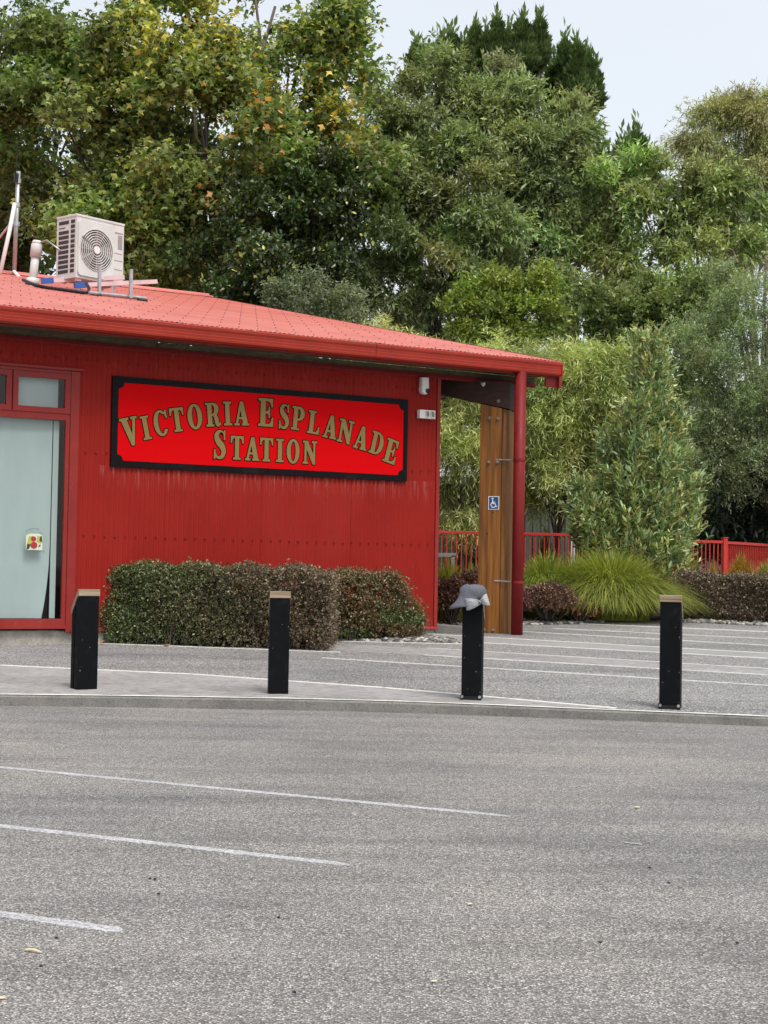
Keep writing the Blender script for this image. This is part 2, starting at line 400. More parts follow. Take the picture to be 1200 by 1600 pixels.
pv = [(x, y + 0.15, pz(y + 0.15)) for x, y in kl]
far = [(60, 26), (12, 26.0), (6.74, 28.25), (5.35, 29.1), (3.95, 29.4), (3.8, 28.45), (2.45, 27.6), (1.1, 26.6), (0.2, 26.3), (-60, 12)]
sheet('pavement', pv + [(x, y, pz(y)) for x, y in far], M['aggregate'])
# strips laid across the paving, all running the same way
def strip(name, a, b, w, m, layer, ext0=0, ext1=0):
    a = np.array(a[:2]); b = np.array(b[:2]); d = (b - a) / np.linalg.norm(b - a); q = np.array([-d[1], d[0]])
    a = a - d * ext0; b = b + d * ext1
    N = max(2, int(np.linalg.norm(b - a) / 0.5)); L = []; Rr = []
    for i in range(N + 1):
        p = a + (b - a) * i / N
        L.append(p + q * (w / 2 + random.uniform(-.003, .003))); Rr.append(p - q * (w / 2 + random.uniform(-.003, .003)))
    return sheet(name, [(p[0], p[1], pz(p[1]) + 0.004 * layer) for p in L + Rr[::-1]], m, skirt=.012)
def quadstrip(name, P, m, layer=1): return sheet(name, [(p[0], p[1], pz(p[1]) + 0.004 * layer) for p in P], m, skirt=.008)
bs = [(-13.0, 19.6), (-4.50, 19.07), (-2.16, 18.44), (0.03, 17.40), (1.3, 16.6), (2.3, 15.95)]
low = [(x, y + 0.15) for x, y in kl if -13 < x < 2.3]
quadstrip('brushed_concrete_band', bs + low[::-1], M['rough_strip'])
for i in range(len(bs) - 1): strip('concrete_edge', bs[i], bs[i + 1], 0.075, M['edge'], 2, 0.02, 0.02)
quadstrip('concrete_band', [(0.72, 24.98), (5.40, 22.59), (12, 19.2), (12, 18.3), (5.21, 21.78), (1.92, 23.30), (1.33, 23.23), (-0.79, 23.34), (-0.2, 24.5)], M['strip'])
strip('concrete_edge', (0.72, 24.98), (5.40, 22.59), 0.06, M['edge'], 2, 0, 7)
strip('concrete_edge', (1.92, 23.30), (5.21, 21.78), 0.06, M['edge'], 2, 0.6, 7)
strip('concrete_edge', (-0.79, 23.36), (1.33, 23.25), 0.05, M['edge'], 2)
quadstrip('brushed_concrete_band', [(-0.9, 23.10), (1.35, 22.09), (4.87, 20.33), (12, 16.8), (12, 15.9), (4.67, 19.52), (1.28, 21.05), (-0.85, 21.9)], M['rough_strip'])
strip('concrete_edge', (1.35, 22.09), (4.87, 20.33), 0.035, M['edge'], 2, 0.8, 7)
strip('concrete_edge', (1.28, 21.05), (4.67, 19.52), 0.045, M['edge'], 2, 0.8, 7)
strip('concrete_edge', (0.51, 20.13), (4.39, 18.32), 0.04, M['edge'], 2, 1.4, 7)
strip('concrete_edge', (2.86, 25.50), (5.73, 23.94), 0.05, M['edge'], 2, 1.0, 7)
strip('concrete_edge', (3.70, 27.77), (6.39, 26.73), 0.09, M['edge'], 2, 0.3, 7)
strip('concrete_edge', (3.2, 26.5), (6.1, 25.2), 0.04, M['edge'], 2, 0.4, 7)
# hedge bed edge strip
strip('concrete_edge', (-3.95, 22.30), (-0.55, 21.58), 0.04, M['edge'], 2)
# ground beyond, one sheet to the horizon
xs = np.concatenate([np.linspace(-600, -40, 8), np.linspace(-30, 30, 61), np.linspace(40, 600, 8)])
ys = np.concatenate([np.linspace(-600, -70, 5), [-60, 0, 10, 14], np.linspace(16, 60, 45), [70, 90, 150, 300, 700]])
vs = []; 
for y in ys:
    for x in xs:
        z = terr(x, y) if y > 17.5 else min(pz(max(y, 16)) - 0.3, 0.01 * max(y, -60) - 0.3)
        vs.append((x, y, z))
nx = len(xs); fs = [(j * nx + i, j * nx + i + 1, (j + 1) * nx + i + 1, (j + 1) * nx + i) for j in range(len(ys) - 1) for i in range(nx - 1)]
tag(MB().add(vs, fs).build('ground', M['soil'], smooth=True), kind='structure')

# parking lines
def pline(pts, w, label):
    L = []; Rr = []; n = len(pts)
    for i in range(n - 1):
        a = np.array(pts[i][:2]); b = np.array(pts[i + 1][:2])
        d = (b - a) / np.linalg.norm(b - a); q = np.array([-d[1], d[0]])
        K = 26
        for k in range(K + (i == n - 2)):
            p = a + (b - a) * k / K; ww = w / 2 + random.uniform(-.006, .006)
            if i == n - 2 and k == K: ww = w * 0.12
            if i == n - 2 and k == K - 1: ww *= 0.85
            L.append(p + q * ww); Rr.append(p - q * ww)
    o = sheet('parking_line', [(p[0], p[1], 0.01 * p[1] + 0.004) for p in L + Rr[::-1]], M['line'], skirt=.006)
    return o
pline([(-8.5, 14.5), (-2.745, 11.68), (0.80, 9.893)], 0.075, '')
pline([(-8.5, 12.2), (-2.157, 9.245), (-0.145, 8.28)], 0.08, '')
pline([(-8.0, 9.9), (-1.632, 7.05), (-1.064, 6.782)], 0.09, '')
a = rp(975, 1317); b = rp(1003, 1320)
sheet('paint_fleck', [(a[0], a[1] - .02, a[2] + .004), (b[0], b[1] - .02, b[2] + .004), (b[0], b[1] + .01, b[2] + .004), (a[0], a[1] + .02, a[2] + .004)], M['line'])
a = rp(908, 1139); b = rp(938, 1153)
sheet('tar_seam', [(a[0], a[1] - .01, a[2] + .004), (b[0], b[1] - .01, b[2] + .004), (b[0], b[1] + .012, b[2] + .004), (a[0], a[1] + .012, a[2] + .004)], M['tar'])

# ------------------------------------------------------------------ the station building
B = empty('station_building', fr(-3, -5, 0.6))
def bld(o):
    o.parent = B; o.matrix_parent_inverse = Matrix.Translation(B.location).inverted(); return o
tag(B, 'long low red corrugated iron station building with faded red roof and timber porch post', 'building')
PITCH = 0.0762; AMP = 0.0105
def corrug(u0, u1, z0, z1, n0=0.0, seg=6):
    mb = MB(); N = int(round((u1 - u0) / PITCH * seg)); vs = []; fs = []
    for i in range(N + 1):
        u = u0 + (u1 - u0) * i / N; n = n0 + AMP * math.cos(2 * math.pi * u / PITCH)
        vs += [fr(u, n, z0), fr(u, n, z1)]
        if i: fs.append((2 * i - 2, 2 * i, 2 * i + 1, 2 * i - 1))
    return mb.add(vs, fs)
sw = PITCH * 10
u = -0.04
k = 0
while u > -5.95 + 0.01:
    u2 = max(u - sw, -5.95)
    bld(corrug(u2, u + 0.012, 0.70, 4.60, (k % 2) * 0.004).build('wall_sheet', M['wall'], smooth=True)); u = u2; k += 1
u = -5.95
while u > -13:
    bld(corrug(u - sw, u + 0.01, 4.27, 4.60, (k % 2) * 0.0022).build('wall_sheet', M['wall'], smooth=True)); u -= sw; k += 1
# screws in rows
mb = MB()
for zr in (4.40, 3.13, 1.98, 0.80):
    for i in range(0, 86):
        uu = -0.18 - i * PITCH * 2
        if zr < 4.3 and uu < -5.93: break
        mb.tube([fr(uu, AMP, zr + random.uniform(-.006, .006)), fr(uu, AMP + 0.009, zr)], [0.013, 0.009], 6)
o = bld(mb.build('wall_screws', M['pipe_red'])); o['kind'] = 'stuff'
# corner flashing, base flashing, top flashing
bld(wbox(-0.05, 0.012, -0.05, 0.02, 0.68, 4.60).build('corner_flashing', M['red_trim'], bevel=0.003))
bld(MB().extr([(-0.04, 0.705), (0.014, 0.705), (0.03, 0.675), (0.03, 0.665), (-0.04, 0.665)], lambda n, z: fr(-5.9, n, z), lambda n, z: fr(0.02, n, z)).build('base_flashing', M['red_trim']))
bld(MB().extr([(-0.05, 4.652), (0.030, 4.652), (0.034, 4.60), (0.026, 4.583), (-0.05, 4.583)], lambda n, z: fr(-13.5, n, z), lambda n, z: fr(1.845, n, z)).build('top_flashing', M['pipe_red']))
bld(wbox(-13.5, 1.845, -0.09, 0.006, 4.655, 4.735).build('wall_plate', M['soffit']))
bld(wbox(-13.5, 0.0, -0.25, -0.04, 0.30, 0.665).build('footing', M['footing']))
# end wall and rest of the shell
bld(wbox(-0.10, -0.02, -12.0, -0.05, 0.66, 4.66).build('end_wall', M['wall']))
bld(wbox(-13.5, -0.1, -24.4, -24.3, 0.6, 4.66).build('back_wall', M['wall']))
bld(wbox(-13.6, -13.5, -24.4, 0.0, 0.6, 4.66).build('end_wall', M['wall']))
bld(wbox(-13.4, -0.12, -0.62, -0.56, 0.66, 4.6).build('inner_lining', mat('dark interior', (0.02, 0.02, 0.02), 0.9)))
# soffit boards
for i in range(4):
    n0 = 0.008 + i * 0.148
    bld(wbox(-13.5, 1.845, n0, n0 + 0.144, 4.74 + 0.002 * (i % 2), 4.76).build('soffit_board', M['soffit']))
bld(wbox(-13.5, 1.86, 0.604, 0.628, 4.68, 4.90).build('fascia_board', M['red_trim']))
# gutter: rolled profile, open top
gp_ = [(0.630, 4.915), (0.630, 4.705), (0.70, 4.700), (0.742, 4.722), (0.750, 4.75), (0.742, 4.756), (0.752, 4.79), (0.744, 4.797), (0.756, 4.835), (0.746, 4.842), (0.766, 4.872), (0.772, 4.905), (0.764, 4.918), (0.752, 4.912), (0.750, 4.90), (0.738, 4.845), (0.73, 4.74), (0.70, 4.712), (0.640, 4.716), (0.640, 4.915)]
for (ua, ub) in ((-13.5, -8.01), (-8.0, -1.63), (-1.62, 1.82)):
    bld(MB().extr(gp_, lambda n, z: fr(ua, n, z), lambda n, z: fr(ub, n, z)).build('gutter', M['gutter']))
bld(wbox(1.82, 1.835, 0.63, 0.77, 4.70, 4.915).build('gutter_end', M['gutter']))
# roof planes, ribs run from ridge to eave
TANP = math.tan(R(12.086)); E_N, E_Z = 0.69, 4.935; R_N = -12.58; R_Z = E_Z + (E_N - R_N) * TANP
def roofz(n): return E_Z + (E_N - n) * TANP
us = -13.6; kk = 0
while us < 1.84:
    ue = min(us + 0.762, 1.845); N = max(4, int(round((ue - us) / PITCH * 6))); vs = []; fs = []
    for i in range(N + 1):
        uu = us - 0.01 + (ue - us + 0.01) * i / N
        dz = AMP * .5 * math.cos(2 * math.pi * uu / PITCH) + (kk % 2) * 0.004
        vs += [fr(uu, E_N, E_Z + dz), fr(uu, R_N, R_Z + dz)]
        if i: fs.append((2 * i - 2, 2 * i, 2 * i + 1, 2 * i - 1))
    bld(MB().add(vs, fs).build('roof_sheet', M['roof'], smooth=True)); us = ue; kk += 1
bld(MB().add([fr(-13.6, R_N - 0.02, R_Z), fr(1.84, R_N - 0.02, R_Z), fr(1.84, -25.2, roofz(0.0)), fr(-13.6, -25.2, roofz(0.0))], [(0, 1, 2, 3)]).build('back_roof', M['roof']))
mb = MB()
for j, nn in enumerate(np.arange(0.45, -12.4, -0.92)):
    for i in range(0, 50):
        uu = 1.75 - i * PITCH * 4 - (j % 2) * PITCH * 2
        mb.tube([fr(uu, nn, roofz(nn) + AMP), fr(uu, nn, roofz(nn) + AMP + 0.012)], [0.011, 0.008], 5)
o = bld(mb.build('roof_screws', mat('dull screw', (0.20, 0.05, 0.045), 0.6))); o['kind'] = 'stuff'
# ridge capping in lengths
for (ua, ub) in ((-13.6, -9.2), (-9.2, -4.6), (-4.6, -0.6), (-0.6, 1.86)):
    bld(MB().extr([(0.28, -0.04), (0.27, -0.02), (0.05, 0.035), (0.03, 0.07), (-0.03, 0.07), (-0.05, 0.035), (-0.27, -0.02), (-0.28, -0.04)],
        lambda n, z: fr(ua + 0.003, R_N + n, R_Z + z), lambda n, z: fr(ub, R_N + n, R_Z + z)).build('ridge_capping', M['roof']))
# barge board on the verge
def slope_box(u0, u1, n0, n1, z0, z1):   # z offsets from the roof plane
    c = [(u0, n1, roofz(n1) + z0), (u1, n1, roofz(n1) + z0), (u1, n0, roofz(n0) + z0), (u0, n0, roofz(n0) + z0),
         (u0, n1, roofz(n1) + z1), (u1, n1, roofz(n1) + z1), (u1, n0, roofz(n0) + z1), (u0, n0, roofz(n0) + z1)]
    return MB().hexa([fr(*p) for p in c])
bld(slope_box(1.85, 1.885, -12.6, 0.60, -0.30, 0.012).build('barge_board', M['red_trim']))
bld(wbox(1.62, 1.885, 0.56, 0.601, 4.53, 4.675).build('eave_return', M['red_trim'], bevel=0.004))
bld(wbox(1.84, 1.90, 0.602, 0.66, 4.53, 4.90).build('eave_return', M['red_trim'], bevel=0.004))
# porch ceiling boards under the roof
for i in range(16):
    n1 = -0.10 - i * 0.3
    bld(slope_box(0.02, 1.62, n1 - 0.296, n1, -0.14, -0.11).build('ceiling_board', M['beam_wood']))
# window joinery, left end
red = M['red_trim']
bld(wbox(-6.06, -5.935, -0.03, 0.035, 0.655, 4.225).build('window_jamb', red, bevel=0.004))
bld(wbox(-11.5, -5.90, 0.0, 0.06, 4.232, 4.262).build('window_head_flashing', red))
bld(wbox(-11.5, -6.06, -0.05, 0.022, 4.185, 4.232).build('window_head', red))
bld(wbox(-5.99, -5.92, 0.0, 0.05, 0.64, 0.69).build('sill_end', red))
def sash(u0, u1, z0, z1, w, depth=0.03, wb=None):
    wb = wb or w
    fm = MB(); fm.box(u0, u0 + w, -0.03, depth, z0, z1, fr); fm.box(u1 - w, u1, -0.03, depth, z0, z1, fr)
    fm.box(u0 + w, u1 - w, -0.03, depth - .002, z0, z0 + wb, fr); fm.box(u0 + w, u1 - w, -0.03, depth - .002, z1 - w, z1, fr)
    f = bld(fm.build('window', red))
    p = MB().add([fr(u0 + w, 0.0, z0 + wb), fr(u1 - w, 0.0, z0 + wb), fr(u1 - w, 0.0, z1 - w), fr(u0 + w, 0.0, z1 - w)], [(0, 1, 2, 3)]).build('pane', M['glass'])
    p.parent = f
    return f
sash(-6.875, -6.065, 3.635, 4.18, 0.075)
sash(-7.70, -6.89, 3.635, 4.18, 0.075)
sash(-9.3, -7.715, 3.635, 4.18, 0.075)
bld(wbox(-11.5, -6.062, -0.03, 0.018, 3.60, 3.632).build('transom', red))
sash(-8.6, -6.065, 0.745, 3.60, 0.055, 0.025, 0.09)
sash(-11.4, -8.61, 0.745, 3.60, 0.055, 0.025, 0.09)
bld(wbox(-11.5, -6.062, -0.05, 0.05, 0.70, 0.745).build('window_sill', red))
# film and blind behind the glass, bowed edge leaving a dark gap on the right
mb = MB(); nb = 24; vs = []; fs = []
for i in range(nb + 1):
    z = 0.84 + (3.54 - 0.84) * i / nb; e = 0.30 * max(0, (1 - i / 9)) ** 2 * 0.35
    vs += [fr(-11.3, -0.10, z), fr(-6.6, -0.105, z), fr(-6.27 - e, -0.085 + 0.03 * max(0, 1 - i / 7), z)]
    if i:
        for q in (0, 1): fs.append(((i - 1) * 3 + q, (i - 1) * 3 + q + 1, i * 3 + q + 1, i * 3 + q))
bld(mb.add(vs, fs).build('blind', M['blind'], smooth=True))
bld(wbox(-6.255, -6.175, -0.10, -0.085, 0.84, 3.54).build('blind', M['blind']))
bld(wbox(-6.78, -6.20, -0.10, -0.09, 3.70, 4.12).build('blind', M['blind']))
bld(wbox(-9.2, -7.05, -0.30, -0.29, 3.70, 4.12).build('blind', M['blind']))
bld(wbox(-11.3, -6.275, -0.12, -0.11, 3.3, 3.56).build('blind_roller', M['blind']))

# porch post and rafter
PA = gp(779, 990); ang = R(20)
PD = np.array([-math.cos(ang), math.sin(ang), 0]); PN = np.array([-math.sin(ang), -math.cos(ang), 0])
def pf(a, b, z): return tuple(PA + PD * a - PN * b + np.array([0, 0, z - PA[2]]))      # a to the left, b into depth
PZ = PA[2]
for i in range(3):     # laminated boards of the post, the outer one split from the rest
    pass
bld(MB().hexa([pf(0.0, 0, PZ), pf(0.355, 0, PZ), pf(0.355, .42, PZ), pf(0.0, .42, PZ), pf(0.0, 0, 4.155), pf(0.355, 0, 4.235), pf(.355, .42, 4.235), pf(0.0, .42, 4.155)]).build('porch_post', M['post_wood'], bevel=0.008))
bld(MB().hexa([pf(-0.125, 0.05, PZ), pf(-0.004, 0.03, PZ), pf(-0.004, .40, PZ), pf(-0.125, .40, PZ), pf(-0.105, 0.05, 4.13), pf(-0.004, 0.03, 4.155), pf(-.004, .40, 4.155), pf(-0.105, .40, 4.13)]).build('porch_post', wood('split post timber', (0.07, 0.024, 0.004), (0.19, 0.072, 0.010), (0.30, 0.135, 0.03), 1.2, 0.65), bevel=0.01))
bsl = 0.227
bld(MB().hexa([pf(-0.125, -.006, 4.140), pf(2.6, -.006, 4.140 + 2.725 * bsl), pf(2.6, .42, 4.140 + 2.725 * bsl), pf(-.125, .42, 4.140),
               pf(-0.125, -.006, 4.568), pf(2.6, -.006, 4.568 + 2.725 * .10), pf(2.6, .42, 4.568 + 2.725 * .10), pf(-.125, .42, 4.568)]).build('rafter', M['beam_wood'], bevel=0.006))
def bolt(a, z, r=0.026):
    mb = MB(); mb.tube([pf(a, 0.0, z), pf(a, -0.010, z)], [r * 1.25, r * 1.25], 10); mb.tube([pf(a, -0.012, z), pf(a, -0.035, z), pf(a, -0.04, z)], [r, r * 0.85, r * 0.4], 6)
    bld(mb.build('bolt', M['rusty']))
for a_, z_ in ((0.065, 3.99), (0.20, 4.0), (0.06, 3.30), (0.20, 3.30), (0.09, 0.655), (0.24, 0.655), (0.055, 4.27)): bolt(a_, z_)
# dome light under the eave
mb = MB(); c = np.array(fr(0.78, 0.10, 4.57))
for ri in range(5): pass
rings = [(0.0, 0.075), (-0.02, 0.075), (-0.06, 0.066), (-0.10, 0.035), (-0.115, 0.004)]
mb.tube([tuple(c + np.array([0, 0, h])) for h, r in rings], [r for h, r in rings], 14)
bld(mb.build('eave_lamp', mat('frosted dome', (0.55, 0.54, 0.50), 0.25), smooth=True))
# downpipe with brackets
dp = np.array(fr(1.075, 0.665, 0))
bld(MB().tube([(dp[0], dp[1], 0.565), (dp[0], dp[1], 4.72)], 0.092, 20).build('downpipe', M['pipe_red'], smooth=True))
for zz in (3.33, 1.42):
    mb = MB(); mb.tube([(dp[0], dp[1], zz - 0.02), (dp[0], dp[1], zz + 0.02)], 0.098, 20); bld(mb.build('pipe_clip', M['pipe_red']))
    mb = MB(); mb.tube([(dp[0], dp[1] + 0.05, zz), pf(-0.02, 0.0, zz + 0.01), pf(0.08, -0.005, zz + 0.01)], 0.012, 6); bld(mb.build('pipe_bracket', M['galv']))
# kerb block behind the corner
a0 = at(668, 992, 25.9)
bld(MB().hexa([(0.55, 25.3, .45), (1.50, 25.15, .45), (1.55, 25.45, .45), (0.6, 25.6, .45), (0.55, 25.3, .745), (1.50, 25.15, .705), (1.55, 25.45, .705), (0.6, 25.6, .745)]).build('porch_step', M['kerb'], bevel=0.01))

# ------------------------------------------------------------------ sign
S = empty('station_sign', fr(-3.035, 0.03, 2.945), 0)
tag(S, 'wide bright red sign with gold VICTORIA ESPLANADE STATION lettering and black border on the wall', 'sign')
def prt(o, P):
    o.parent = P; o.matrix_parent_inverse = Matrix.Translation(P.location).inverted() if P.type == 'EMPTY' and P.rotation_euler.z == 0 else P.matrix_world.inverted(); return o
for (ua, ub) in ((-5.462, -3.02), (-3.016, -0.607)):
    prt(wbox(ua, ub, 0.012, 0.045, 2.945, 4.212).build('sign_panel', M['sign_black'], bevel=0.002), S)
def flatpoly(outer, holes, n, name, m, thick=0.0):
    loops = [[Vector((p[0], p[1], 0)) for p in lp] for lp in [outer] + holes]
    flat = [p for lp in loops for p in lp]; tris = tessellate_polygon(loops)
    nn = len(flat)
    vs = [fr(p.x, n, p.y) for p in flat]
    return MB().add(vs, [tuple(t) for t in tris]).build(name, m)
u0, u1, z0, z1, rr = -5.372, -0.693, 3.035, 4.122, 0.085
def field(u0, u1, z0, z1, rr, lft, rgt):
    pts = []
    def arc(cu, cz, a0, a1):
        for i in range(7):
            a = R(a0 + (a1 - a0) * i / 6); pts.append((cu + rr * math.cos(a), cz + rr * math.sin(a)))
    if lft: arc(u0, z0, 90, 0)
    else: pts.append((u0, z0))
    if rgt: arc(u1, z0, 180, 90)
    else: pts.append((u1, z0))
    if rgt: arc(u1, z1, 270, 180)
    else: pts.append((u1, z1))
    if lft: arc(u0, z1, 0, -90)
    else: pts.append((u0, z1))
    return pts
prt(flatpoly(field(u0, -3.019, z0, z1, rr, True, False), [], 0.0475, 'red_field', M['sign_red']), S)
prt(flatpoly(field(-3.017, u1, z0, z1, rr, False, True), [], 0.0475, 'red_field', M['sign_red']), S)

def arc(cx, cy, rx, ry, a0, a1, n=12):
    return [(cx + rx * math.cos(R(a0 + (a1 - a0) * i / n)), cy + ry * math.sin(R(a0 + (a1 - a0) * i / n))) for i in range(n + 1)]
def thick(pts, ws):
    # smooth centre line through pts, variable width
    P = resample(pts, 6); n = len(P); Wd = []
    for i in range(n):
        t = i / 6; j = min(int(t), len(ws) - 2); Wd.append(ws[j] + (ws[j + 1] - ws[j]) * (t - j))
    L = []; Q = []
    for i in range(n):
        a = np.array(P[max(i - 1, 0)]); b = np.array(P[min(i + 1, n - 1)]); d = (b - a) / (np.linalg.norm(b - a) + 1e-9)
        q = np.array([-d[1], d[0]]); L.append(tuple(P[i] + q * Wd[i] / 2)); Q.append(tuple(P[i] - q * Wd[i] / 2))
    return L + Q[::-1]
G = {}
G['I'] = (44, [[(0, 0), (44, 0), (44, 9), (34, 10), (34, 90), (44, 91), (44, 100), (0, 100), (0, 91), (10, 90), (10, 10), (0, 9)]], [])
G['T'] = (74, [[(15, 0), (59, 0), (59, 9), (49, 10), (49, 90), (56, 90), (63, 83), (67, 68), (74, 68), (74, 100), (0, 100), (0, 68), (7, 68), (11, 83), (18, 90), (25, 90), (25, 10), (15, 9)]], [])
G['V'] = (80, [[(80, 100), (50, 100), (50, 91), (58, 91), (46, 40), (34, 91), (42, 91), (42, 100), (0, 100), (0, 91), (7, 91), (33, 0), (47, 0), (72, 91), (80, 91)]], [])
G['A'] = (80, [[(0, 0), (30, 0), (30, 9), (21, 9), (25, 26), (43, 26), (47, 9), (40, 9), (40, 0), (80, 0), (80, 9), (74, 9), (50, 100), (32, 100), (8, 9), (0, 9)]], [[(27.5, 35), (41, 35), (34.5, 64)]])
G['L'] = (68, [[(0, 0), (68, 0), (68, 34), (61, 34), (57, 18), (48, 10), (34, 10), (34, 90), (44, 91), (44, 100), (0, 100), (0, 91), (10, 90), (10, 10), (0, 9)]], [])
G['E'] = (70, [[(0, 0), (70, 0), (70, 34), (63, 34), (59, 18), (50, 10), (34, 10), (34, 46), (41, 46), (47, 41), (47, 31), (54, 31), (54, 71), (47, 71), (47, 61), (41, 55), (34, 55), (34, 90), (47, 90), (56, 83), (60, 69), (67, 69), (67, 100), (0, 100), (0, 91), (10, 90), (10, 10), (0, 9)]], [])
G['N'] = (84, [[(0, 0), (32, 0), (32, 9), (23, 10), (23, 64), (59, -2), (74, -2), (74, 90), (84, 91), (84, 100), (52, 100), (52, 91), (62, 90), (62, 44), (30, 100), (0, 100), (0, 91), (10, 90), (10, 10), (0, 9)]], [])
G['O'] = (76, [arc(38, 50, 38, 52, 0, 345, 23)], [arc(38, 50, 14, 41, 0, 340, 17)])
G['C'] = (74, [[(67, 66), (73, 66), (73, 101), (66, 101), (63, 92)] + arc(38, 50, 38, 52, 58, 322, 16) + [(68, 24)] + arc(40, 50, 16, 42, 322, 60, 12)[0:] + [(60, 84)]], [])
G['D'] = (78, [[(0, 0), (36, 0)] + arc(36, 50, 42, 50, -80, 80, 12) + [(36, 100), (0, 100), (0, 91), (10, 90), (10, 10), (0, 9)]], [[(34, 10), (38, 10)] + arc(38, 50, 15, 40, -75, 75, 10) + [(38, 90), (34, 90)]])
G['P'] = (72, [[(0, 0), (46, 0), (46, 9), (34, 10), (34, 41), (42, 41)] + arc(42, 70.5, 30, 29.5, -80, 80, 10) + [(42, 100), (0, 100), (0, 91), (10, 90), (10, 10), (0, 9)]], [[(34, 50), (38, 50)] + arc(38, 70, 10, 20, -70, 70, 6) + [(38, 90), (34, 90)]])
G['R'] = (80, [[(0, 0), (43, 0), (43, 9), (34, 10), (34, 45), (40, 44), (45, 38), (49, 12), (56, 1), (67, -2), (78, 5), (80, 18), (74, 20), (72, 11), (70, 13), (67, 38), (60, 48)] + arc(44, 73, 28, 27, -40, 85, 8) + [(42, 100), (0, 100), (0, 91), (10, 90), (10, 10), (0, 9)]], [[(34, 53), (38, 53)] + arc(38, 72, 10, 18, -65, 65, 6) + [(38, 90), (34, 90)]])
G['S'] = (64, [thick([(53, 74), (48, 88), (33, 95), (19, 88), (16, 74), (26, 59), (42, 45), (50, 29), (45, 12), (30, 5), (15, 11), (8, 28)], [5, 9, 10, 17, 22, 25, 25, 22, 17, 10, 9, 5]),
               [(50, 66), (57, 66), (57, 101), (50, 101), (47, 90)], [(4, -1), (11, -1), (14, 11), (11, 34), (4, 34)]], [])
def area(p): return 0.5 * sum(p[i][0] * p[(i + 1) % len(p)][1] - p[(i + 1) % len(p)][0] * p[i][1] for i in range(len(p)))
def offs(p, d):
    if area(p) < 0: p = p[::-1]
    n = len(p); out = []
    for i in range(n):
        a, b, c = np.array(p[i - 1]), np.array(p[i]), np.array(p[(i + 1) % n])
        e1 = b - a; e2 = c - b; l1 = np.linalg.norm(e1); l2 = np.linalg.norm(e2)
        if l1 < 1e-6 or l2 < 1e-6: continue
        n1 = np.array([e1[1], -e1[0]]) / l1; n2 = np.array([e2[1], -e2[0]]) / l2
        s = n1 + n2; k = np.dot(s, s)
        if k < 0.3: out.append(tuple(b + n1 * d)); out.append(tuple(b + n2 * d)); continue
        v = s * (2 / k) * d; lv = np.linalg.norm(v)
        if lv > 1.6 * abs(d): v *= 1.6 * abs(d) / lv
        out.append(tuple(b + v))
    return out
def outline(loops, w, n0):
    mb = MB(); q = 0
    for lp in loops:
        for i in range(len(lp)):
            a = np.array(lp[i]); b = np.array(lp[(i + 1) % len(lp)]); L_ = np.linalg.norm(b - a)
            if L_ < 1e-6: continue
            d = (b - a) / L_; e = np.array([-d[1], d[0]]) * w
            nn = n0 + q * 0.00002; q += 1
            mb.add([fr(*(a - e)[:1], nn, (a - e)[1]), fr(*(b - e)[:1], nn, (b - e)[1]), fr(*(b + e)[:1], nn, (b + e)[1]), fr(*(a + e)[:1], nn, (a + e)[1])], [(0, 1, 2, 3)])
            nn = n0 + q * 0.00002; q += 1
            mb.add([fr(a[0] + w * math.cos(t * math.pi / 4), nn, a[1] + w * math.sin(t * math.pi / 4)) for t in range(8)], [tuple(range(8))])
    return mb.build('letter_outline', M['sign_edge'])
LET = [('V', -5.150, 3.250, -5.222, 3.645, 0.275), ('I', -4.938, 3.346, -4.98, 3.679, 0.154), ('C', -4.72, 3.413, -4.748, 3.77, 0.224), ('T', -4.467, 3.486, -4.499, 3.826, 0.227), ('O', -4.207, 3.54, -4.215, 3.895, 0.239), ('R', -3.917, 3.594, -3.934, 3.936, 0.263), ('I', -3.688, 3.623, -3.702, 3.97, 0.133), ('A', -3.467, 3.636, -3.475, 3.986, 0.247), ('E', -3.072, 3.645, -3.077, 4.059, 0.273), ('S', -2.771, 3.626, -2.768, 3.993, 0.192), ('P', -2.556, 3.623, -2.521, 3.972, 0.237), ('L', -2.274, 3.583, -2.265, 3.928, 0.229), ('A', -1.999, 3.532, -1.962, 3.88, 0.243), ('N', -1.743, 3.478, -1.695, 3.83, 0.279), ('A', -1.468, 3.396, -1.412, 3.75, 0.248), ('D', -1.200, 3.334, -1.127, 3.674, 0.275), ('E', -0.942, 3.212, -0.880, 3.580, 0.266), ('S', -3.807, 3.13, -3.806, 3.55, 0.223), ('T', -3.53, 3.135, -3.533, 3.481, 0.216), ('A', -3.286, 3.134, -3.281, 3.477, 0.24), ('T', -3.05, 3.133, -3.053, 3.481, 0.221), ('I', -2.83, 3.135, -2.831, 3.478, 0.127), ('O', -2.606, 3.127, -2.614, 3.483, 0.225), ('N', -2.33, 3.131, -2.326, 3.475, 0.249)]
ARCN = 17
angs = [math.atan2(t[1 + 2] - t[1], t[4] - t[2]) for t in LET]
